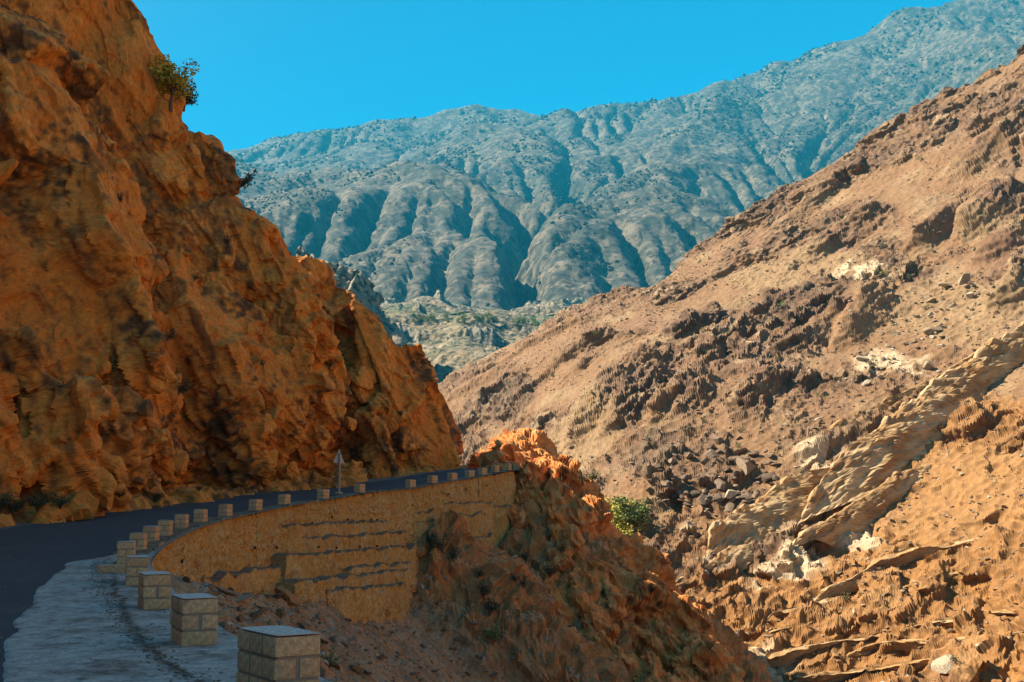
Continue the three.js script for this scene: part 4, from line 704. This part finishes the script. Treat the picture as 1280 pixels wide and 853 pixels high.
function stone(mesh, x, y, size, geo, mat, name, label, group, sink = 0.25, category = 'boulder') {
  const at = seen(mesh, x, y); if (!at) return; const d = pixelOf(at)[2], r = size * d / F / 2, m = new THREE.Mesh(geo, mat);
  m.scale.set(r * rr(0.9, 1.25), r * rr(0.75, 1.1), r * rr(0.85, 1.2)); m.rotation.set(rr(-0.5, 0.5), rr(0, 6.28), rr(-0.7, 0.2)); m.position.copy(at); m.position.y += r * (0.5 - sink);
  return add(m, name, label, category, group);
}
const crag = [[0.56, 0.29, 0.09], [0.48, 0.25, 0.085], [0.62, 0.36, 0.14]].map(c => surf(c, { map: rep(rockTint, 2), bumpMap: rep(rockBump, 1.2), bumpScale: 0.06 }));
const pick = a => a[Math.floor(rnd() * a.length) % a.length];
seed = 777;
stone(slope, 912, 622, 24, rocks[2], M.paleRock, 'boulder', 'pale rounded boulder perched above the bleached slabs across the gorge', undefined, 0.1);
stone(slope, 936, 588, 32, rocks[4], M.darkRock[2], 'boulder', 'large dark grey boulder at the edge of the rockfall field', undefined, 0.2);
stone(slope, 1180, 836, 26, rocks[5], M.paleRock, 'boulder', 'pale upright boulder with a green shrub at its foot', undefined, 0.0);
stone(slope, 1205, 352, 17, rocks[1], M.rock[2], 'boulder', 'square tan boulder at the top of the scree beside a paler one', undefined, 0.1);
stone(slope, 1183, 358, 18, slabs[1], M.paleRock, 'boulder', 'pale slab of a boulder at the top of the scree', undefined, 0.1);
stone(slope, 1160, 457, 17, rocks[0], M.rock[2], 'boulder', 'rounded tan boulder resting below the white slabs', undefined, 0.1);
stone(slope, 1165, 415, 20, rocks[3], M.rock[0], 'boulder', 'reddish brown boulder in the middle of the grey scree', undefined, 0.1);
for (let i = 0; i < 90; i++) { const x = 800 + 165 * rnd() + 10 * rr(-1, 1), y = 645 - (x - 800) * 0.28 * rnd() - 75 * rnd(); stone(slope, x, y, 5 + 13 * rnd() * rnd() + 2, pick(rnd() < 0.7 ? rocks : slabs), pick(M.darkRock), 'boulder', 'dark angular boulder among the rockfall above the green bushes', 'rockfall boulders above the gorge bushes', 0.2); }
for (let i = 0; i < 70; i++) { const t = rnd(), x = lerp(1060, 1235, t) + rr(-22, 22), y = lerp(480, 345, t) + rr(-22, 26); stone(slope, x, y, 4.5 + 8 * rnd() * rnd(), pick(rocks), pick(rnd() < 0.35 ? [M.paleRock] : M.rock), 'boulder', 'loose grey-brown boulder on the scree chute beside the white slabs', 'boulders on the scree chute', 0.2); }
for (let i = 0; i < 75; i++) { const x = rr(640, 1275), y = lerp(640, 330, (x - 640) / 640) + rr(-110, 150); if (y > 840) continue; stone(slope, x, y, 4 + 6 * rnd() * rnd(), pick(rnd() < 0.5 ? rocks : slabs), pick(M.rock), 'boulder', 'brown boulder scattered on the open mountainside away from the scree', 'boulders scattered on the mountainside', 0.25); }
// rubble at the foot of the pillars and wall
const bigSlab = stone(hill, 362, 752, 30, slabs[2], surf([0.42, 0.22, 0.08], { map: rep(rockTint, 2), bumpMap: rep(rockBump, 1), bumpScale: 0.05 }), 'rock_slab', 'orange-brown rock slab leaning on the lowest course of the wall', undefined, 0.0, 'rock'); if (bigSlab) { bigSlab.rotation.set(0.3, 0.4, -0.7); bigSlab.scale.multiplyScalar(1.25); }
stone(hill, 305, 752, 22, slabs[0], M.paleRock, 'rock_slab', 'pale grey flat rock slab on the rubble behind the pillars', undefined, 0.0, 'rock');
stone(hill, 285, 748, 30, slabs[3], M.rock[0], 'rock_slab', 'long brown rock slab tilted on the rubble below the wall', undefined, 0.0, 'rock');
for (const [x, y, z] of [[318, 775, 20], [303, 776, 13], [327, 762, 15], [286, 790, 22], [280, 770, 16], [345, 748, 16], [400, 772, 15], [415, 800, 15], [380, 785, 17], [392, 820, 16], [430, 805, 13], [350, 765, 12], [366, 772, 13], [335, 745, 13], [296, 735, 13], [310, 740, 12], [270, 742, 10], [240, 719, 12], [276, 718, 7], [420, 835, 15], [445, 838, 20], [398, 845, 20], [480, 745, 14], [470, 770, 12], [505, 745, 12], [300, 765, 12], [404, 806, 14], [458, 812, 9], [488, 790, 8], [530, 810, 10], [570, 800, 8], [555, 785, 12], [520, 770, 12], [600, 822, 9], [640, 830, 9], [450, 790, 9], [500, 820, 10], [545, 840, 12], [585, 845, 10], [620, 845, 12], [660, 845, 10], [475, 825, 11], [515, 845, 11], [700, 845, 9], [565, 815, 9], [610, 805, 8], [435, 775, 9], [460, 845, 13], [535, 790, 9], [590, 780, 9]]) stone(hill, x, y, z, pick(rnd() < 0.55 ? slabs : rocks), pick(M.rock), 'rubble_stone', 'broken brown stone in the rubble below the wall and pillars', 'rubble stones below the wall', 0.15, 'rock');
for (const [x, y, z, k] of [[507, 712, 34, 1], [498, 738, 30, 4], [488, 752, 26, 0], [520, 690, 26, 3], [478, 768, 20, 5], [515, 740, 28, 2], [530, 715, 24, 6]]) stone(hill, x, y, z, rocks[k], pick(crag), 'crag_block', 'large orange-brown rock block beside the cut end of the stepped courses', 'rock blocks at the end of the stepped courses', 0.3, 'rock');
function scatter(n, mesh, zone, size, name, label, tints, category, geo = chips) {
  const S = mesh.pts, per = Math.floor(n / geo.length), out = [], o = new THREE.Object3D(); seen(mesh, -900, -900);
  for (let k = 0; k < 1; k++) {
    const im = new THREE.InstancedMesh(geo[k], surf([1, 1, 1], { map: rep(rockTint, 2) }), n); let c = 0, tries = 0; const col = new THREE.Color();
    while (c < n && tries++ < n * 400) { const i = Math.floor(rnd() * S.nu * S.nv), x = S.px[i * 3], y = S.px[i * 3 + 1]; if (x < -30 || x > 1310 || y < -20 || y > 880 || !zone(x, y, S.px[i * 3 + 2])) continue; const r = size() ; o.position.set(S.pos[i * 3], S.pos[i * 3 + 1] + r * 0.15, S.pos[i * 3 + 2]); o.scale.set(r * rr(0.8, 1.5), r * rr(0.5, 1), r * rr(0.7, 1.3)); o.rotation.set(rr(-0.6, 0.6), rr(0, 6.3), rr(-0.6, 0.6)); o.updateMatrix(); im.setMatrixAt(c, o.matrix); col.setRGB(...pick(tints)); col.multiplyScalar(rr(0.75, 1.2)); im.setColorAt(c, col); c++; }
    im.count = c; stuff(im, name, label, category);
  }
}
scatter(7000, slope, (x, y) => noise(x / 60, y / 45, 2) > -0.15 || (x > 1080 && x < 1260 && y > 330 && y < 480), () => 0.18 + 0.55 * rnd() * rnd() * rnd() + 0.1 * rnd(), 'scree', 'small loose stones strewn over the sunlit mountainside', [[0.4, 0.29, 0.18], [0.3, 0.2, 0.12], [0.5, 0.4, 0.28], [0.2, 0.15, 0.11]], 'scree');
scatter(10000, hill, (x, y, d) => y > 690 && x > 250, () => 0.05 + 0.34 * rnd() * rnd() * rnd(), 'gravel', 'loose gravel and chips on the slope below the road', [[0.36, 0.28, 0.2], [0.28, 0.2, 0.13], [0.46, 0.4, 0.33], [0.4, 0.22, 0.1]], 'gravel');
{ // grit swept into a line along the pull-in, and crumbs on it
  const n = 1500, im = new THREE.InstancedMesh(chips[1], surf([1, 1, 1]), n), o = new THREE.Object3D(), col = new THREE.Color(); let c = 0;
  for (; c < n; c++) { const s = S0 - 2 + 30 * rnd(), e = edgeAt(s), k = -0.74 - 0.25 * noise(s * 0.6, 0, 0) + (rnd() < 0.72 ? rr(-0.22, 0.22) * (0.4 + rnd()) : rr(-3, 0.9)), r = 0.012 + 0.045 * rnd() * rnd() * rnd(); o.position.copy(e.p).addScaledVector(e.n, k); o.position.y += 0.075 + r * 0.2; o.scale.set(r * rr(0.8, 1.6), r * 0.7, r); o.rotation.set(0, rr(0, 6), 0); o.updateMatrix(); im.setMatrixAt(c, o.matrix); col.setRGB(...pick([[0.14, 0.1, 0.07], [0.22, 0.17, 0.12], [0.3, 0.26, 0.21]])); im.setColorAt(c, col); }
  stuff(im, 'road_grit', 'dark grit and crumbs along the pull-in beside the pillars', 'grit');
}
lap('stones');

// ================================================================ plants
function tube(pts, r0, r1, seg = 6) { const cv = new THREE.CatmullRomCurve3(pts), g = new THREE.TubeGeometry(cv, 6, 1, seg, false), p = g.attributes.position, c = new THREE.Vector3(); for (let i = 0; i <= 6; i++) { cv.getPointAt(i / 6, c); const r = lerp(r0, r1, i / 6); for (let j = 0; j <= seg; j++) { const k = i * (seg + 1) + j; p.setXYZ(k, c.x + (p.getX(k) - c.x) * r, c.y + (p.getY(k) - c.y) * r, c.z + (p.getZ(k) - c.z) * r); } } return g; }
function plantGeo(sd, o) {                                           // stems and leaves, about one metre tall
  const save = seed; seed = sd * 104729; const stems = [], leaf = [], cl = [];
  const tips = [];
  const V = (x, y, z) => new THREE.Vector3(x, y, z);
  if (o.trunk) { const top = V(rr(-0.06, 0.06), o.trunk, rr(-0.06, 0.06)); stems.push(tube([V(0, -0.1, 0), V(rr(-0.04, 0.04), o.trunk * 0.5, rr(-0.04, 0.04)), top], 0.035, 0.022)); for (let i = 0; i < o.limbs; i++) { const a = i / o.limbs * 6.28 + rr(-0.4, 0.4), y = rr(o.trunk, 0.92), R = o.spread * rr(0.5, 1) * Math.sqrt(Math.max(0.1, 1 - Math.pow((y - 0.6) / 0.5, 2))), tip = V(Math.cos(a) * R, y, Math.sin(a) * R); stems.push(tube([top.clone().setY(top.y * rr(0.6, 1)), top.clone().lerp(tip, 0.5).add(V(0, 0.05, 0)), tip], 0.016, 0.005, 4)); tips.push(tip, top.clone().lerp(tip, 0.6)); } }
  else for (let i = 0; i < o.limbs; i++) { const a = rr(0, 6.28), l = rr(0.35, 1), sp = o.spread * rr(0.2, 1), tip = V(Math.cos(a) * sp, l, Math.sin(a) * sp); stems.push(tube([V(rr(-0.05, 0.05), -0.08, rr(-0.05, 0.05)), V(tip.x * 0.35, l * 0.5, tip.z * 0.35), tip], 0.012, 0.004, 4)); tips.push(tip, tip.clone().multiplyScalar(0.7), tip.clone().multiplyScalar(0.45)); }
  for (let i = 0; i < o.leaves; i++) {
    const t = pick(tips), q = V(rr(-1, 1), rr(-1, 1), rr(-1, 1)).normalize().multiplyScalar(o.clump * Math.cbrt(rnd())).add(t), s = o.leaf * rr(0.6, 1.3), a = V(rr(-1, 1), rr(-0.6, 1), rr(-1, 1)).normalize(), b = V(rr(-1, 1), rr(-1, 1), rr(-1, 1)).cross(a).normalize();
    const p0 = q, p1 = q.clone().addScaledVector(a, s * 0.5).addScaledVector(b, s * 0.32), p2 = q.clone().addScaledVector(a, s), p3 = q.clone().addScaledVector(a, s * 0.5).addScaledVector(b, -s * 0.32); const k = rr(0.65, 1.3), kk = [k, k * rr(0.9, 1.1), k];
    for (const r of [p0, p1, p2, p0, p2, p3]) { leaf.push(r.x, r.y, r.z); cl.push(...kk); }
  }
  const lg = new THREE.BufferGeometry(); lg.setAttribute('position', new THREE.Float32BufferAttribute(leaf, 3)); lg.setAttribute('color', new THREE.Float32BufferAttribute(cl, 3)); lg.computeVertexNormals();
  seed = save; return { stem: mergeGeometries(stems), leaf: lg };
}
for (const k of ['leafYellow', 'leafGreen', 'leafDark', 'leafDry']) M[k].vertexColors = true;
const kinds = {
  tree: plantGeo(1, { trunk: 0.35, limbs: 16, spread: 0.42, leaves: 1500, clump: 0.15, leaf: 0.07 }), tree2: plantGeo(2, { trunk: 0.22, limbs: 14, spread: 0.5, leaves: 900, clump: 0.16, leaf: 0.09 }),
  shrub: plantGeo(3, { limbs: 22, spread: 0.7, leaves: 620, clump: 0.12, leaf: 0.09 }), shrub2: plantGeo(4, { limbs: 18, spread: 0.5, leaves: 420, clump: 0.1, leaf: 0.09 }), twig: plantGeo(5, { limbs: 9, spread: 0.3, leaves: 330, clump: 0.07, leaf: 0.1 }), tuft: plantGeo(6, { limbs: 20, spread: 0.8, leaves: 160, clump: 0.05, leaf: 0.12 }),
  small: plantGeo(7, { limbs: 8, spread: 0.7, leaves: 110, clump: 0.16, leaf: 0.17 }), smallTree: plantGeo(8, { trunk: 0.2, limbs: 8, spread: 0.45, leaves: 130, clump: 0.2, leaf: 0.2 }) };
function plant(kind, mat, at, size, name, label, category, group, o = {}) {
  const g = new THREE.Group(); part(g, kind.startsWith('tree') || kind === 'smallTree' ? 'trunk' : 'stems', kinds[kind].stem, M.bark); part(g, kind.startsWith('tree') || kind === 'smallTree' ? 'crown' : 'foliage', kinds[kind].leaf, mat);
  g.position.copy(at); g.scale.set(size * (o.wide || 1), size, size * (o.wide || 1)); g.rotation.set(o.tx || 0, rr(0, 6.28), o.tz || 0); if (o.turn !== undefined) g.rotation.y = o.turn;
  return add(g, name, label, category, group);
}
function plantAt(mesh, x, y, px, kind, mat, name, label, category, group, o) { const at = seen(mesh, x, y); if (!at) return; return plant(kind, mat, at, px * pixelOf(at)[2] / F, name, label, category, group, o); }
seed = 99;
plantAt(cliff, 215, 133, 60, 'tree', M.leafYellow, 'small_tree', 'yellow-green tree growing on a ledge high on the orange cliff', 'tree', undefined, { wide: 1.25 });
plantAt(cliff, 235, 137, 40, 'tree2', M.leafDark, 'small_tree', 'added dark foliage for the shaded right side of the cliff tree', 'tree', undefined, { wide: 1.0, tz: -0.25 });  // added plant: its dark leaf colour stands for the shaded side of the crown
plantAt(cliff, 303, 236, 30, 'twig', M.leafDark, 'hanging_shrub', 'dark twiggy shrub jutting out of the cliff edge against the mountains', 'shrub', undefined, { tz: -0.75, turn: 0 });
for (const [x, y, z] of [[225, 492, 24], [207, 425, 18], [160, 150, 20], [285, 305, 16], [413, 460, 15], [150, 250, 15], [95, 95, 14], [310, 370, 14], [60, 340, 14], [330, 460, 12], [240, 350, 12], [450, 500, 11], [130, 505, 13], [500, 520, 9]]) plantAt(cliff, x, y, z, pick(['shrub', 'shrub2']), M.leafDark, 'cliff_shrub', 'dark dry shrub rooted in a crack of the orange cliff', 'shrub', 'shrubs in the cliff cracks', { tz: -0.4 });
for (const [x, y, z] of [[15, 642, 20], [45, 638, 22], [75, 634, 18], [0, 640, 22], [105, 630, 13], [150, 626, 10], [250, 616, 8]]) plantAt(cliff, x, y - 2, z, 'shrub', M.leafDark, 'verge_shrub', 'low dark bush at the foot of the cliff beside the road', 'shrub', 'bushes along the foot of the cliff', { wide: 1.5 });
for (const [x, y, z, m] of [[552, 690, 26, 'leafDark'], [540, 680, 20, 'leafDark'], [566, 700, 20, 'leafDark'], [602, 745, 24, 'leafDark'], [612, 770, 24, 'leafDark'], [618, 800, 22, 'leafGreen'], [606, 672, 15, 'leafDark'], [510, 705, 14, 'leafDark'], [500, 702, 12, 'leafGreen'], [655, 735, 18, 'leafDark'], [645, 728, 14, 'leafDark'], [590, 690, 12, 'leafGreen'], [598, 722, 18, 'leafDark'], [660, 700, 14, 'leafDark'], [540, 720, 10, 'leafDry'], [480, 700, 8, 'leafDark']]) plantAt(hill, x, y, z, pick(['shrub', 'shrub2']), M[m], 'hillside_shrub', 'dark green shrub clinging to the rocky slope under the retaining wall', 'shrub', 'shrubs under the retaining wall', { wide: 1.1, tz: -0.4 });
for (const [x, y, z] of [[730, 605, 20], [742, 600, 16], [720, 700, 12], [700, 690, 16], [690, 720, 18], [815, 745, 14], [825, 760, 14], [888, 812, 12], [760, 760, 10], [740, 640, 9]]) plantAt(outcrop, x, y, z, pick(['shrub', 'shrub2']), pick([M.leafDark, M.leafDry]), 'promontory_shrub', 'dry shrub on the rocky promontory past the wall', 'shrub', 'shrubs on the promontory', { wide: 1.1 });
plantAt(hill, 412, 832, 26, 'tuft', M.leafGreen, 'grass_tuft', 'green tuft of grass beside the largest guard pillar', 'grass tuft', undefined, { wide: 1.3 });
plantAt(hill, 352, 772, 15, 'tuft', M.leafDry, 'dry_weed', 'dry yellow weed standing in the rubble below the wall', 'weed');
for (const [x, y, z, k, m] of [[772, 664, 40, 'tree2', 'leafYellow'], [790, 660, 40, 'tree2', 'leafGreen'], [765, 650, 30, 'shrub', 'leafYellow'], [782, 676, 26, 'shrub', 'leafYellow'], [797, 640, 20, 'shrub', 'leafGreen']]) plantAt(slope, x, y, z, k, M[m], 'gorge_bush', 'leafy yellow-green bush in the clump at the bottom of the gorge', 'bush', 'green bushes in the gorge', { wide: 1.4 });
for (const [x, y, z] of [[855, 541, 11], [878, 528, 10], [809, 554, 10], [743, 597, 9], [925, 540, 8], [1105, 345, 11], [1135, 350, 9], [1102, 310, 10], [1060, 420, 8], [975, 385, 9], [1158, 385, 8], [1270, 275, 9], [1265, 345, 8], [1195, 828, 12], [1055, 750, 10], [1010, 668, 8], [990, 700, 7], [930, 305, 7], [1000, 590, 8], [1090, 455, 9], [1120, 500, 8], [920, 560, 8], [830, 600, 7], [690, 470, 7], [745, 420, 7], [880, 440, 7], [1230, 130, 7], [1150, 200, 7], [970, 450, 7], [1022, 495, 7]]) plantAt(slope, x, y, z, 'small', pick([M.leafDark, M.leafGreen, M.leafDry]), 'slope_shrub', 'small green shrub on the sunlit mountainside across the gorge', 'shrub', 'shrubs on the mountainside', { wide: 1.2 });
for (let i = 0; i < 46; i++) { const x = rr(515, 690), y = 398 + rr(-3, 7) + (x > 640 ? 3 : 0); plantAt(terrace, x, y, rr(4.5, 8.5), 'smallTree', M.leafGreen, 'orchard_tree', 'small green tree in the orchards on the far valley terrace', 'tree', 'orchard trees on the valley terrace'); }
{ // far bushes: nobody could count them
  const n = 24000, g = new THREE.IcosahedronGeometry(1, 1), p = g.attributes.position; for (let i = 0; i < p.count; i++) { const k = 1 + 0.5 * noise(p.getX(i) * 2.2, p.getY(i) * 2.2, p.getZ(i) * 2.2); p.setXYZ(i, p.getX(i) * k, p.getY(i) * k * 0.9, p.getZ(i) * k); } g.computeVertexNormals();
  const im = new THREE.InstancedMesh(g, surf([1, 1, 1]), n), o = new THREE.Object3D(), col = new THREE.Color(), S = farMountain.mesh.pts; let c = 0, t = 0;
  while (c < n && t++ < n * 30) { const k = Math.floor(rnd() * S.nu * S.nv), x = S.pos[k * 3], y = S.pos[k * 3 + 1], z = S.pos[k * 3 + 2]; if (fbm(x / 300, y / 300, z / 300, 3) + 0.25 * noise(x / 60, y / 60, z / 60) < 0.02 + 0.2 * sstep(900, 300, y)) continue; const r = (2.2 + 5 * rnd() * rnd()) * Math.min(1.2, -z / 3600); o.position.set(x + rr(-9, 9), y + r * 0.3, z + rr(-9, 9)); o.scale.set(r * rr(0.8, 1.3), r * rr(0.8, 1.3), r); o.rotation.y = rr(0, 6); o.updateMatrix(); im.setMatrixAt(c, o.matrix); col.setRGB(0.024, 0.032, 0.018).multiplyScalar(rr(0.7, 1.5)); im.setColorAt(c, col); c++; }
  im.count = c; stuff(im, 'mountain_scrub', 'dark scrub speckling the hazy far mountains', 'scrub');
}
lap('plants');

renderer.render(scene, camera);
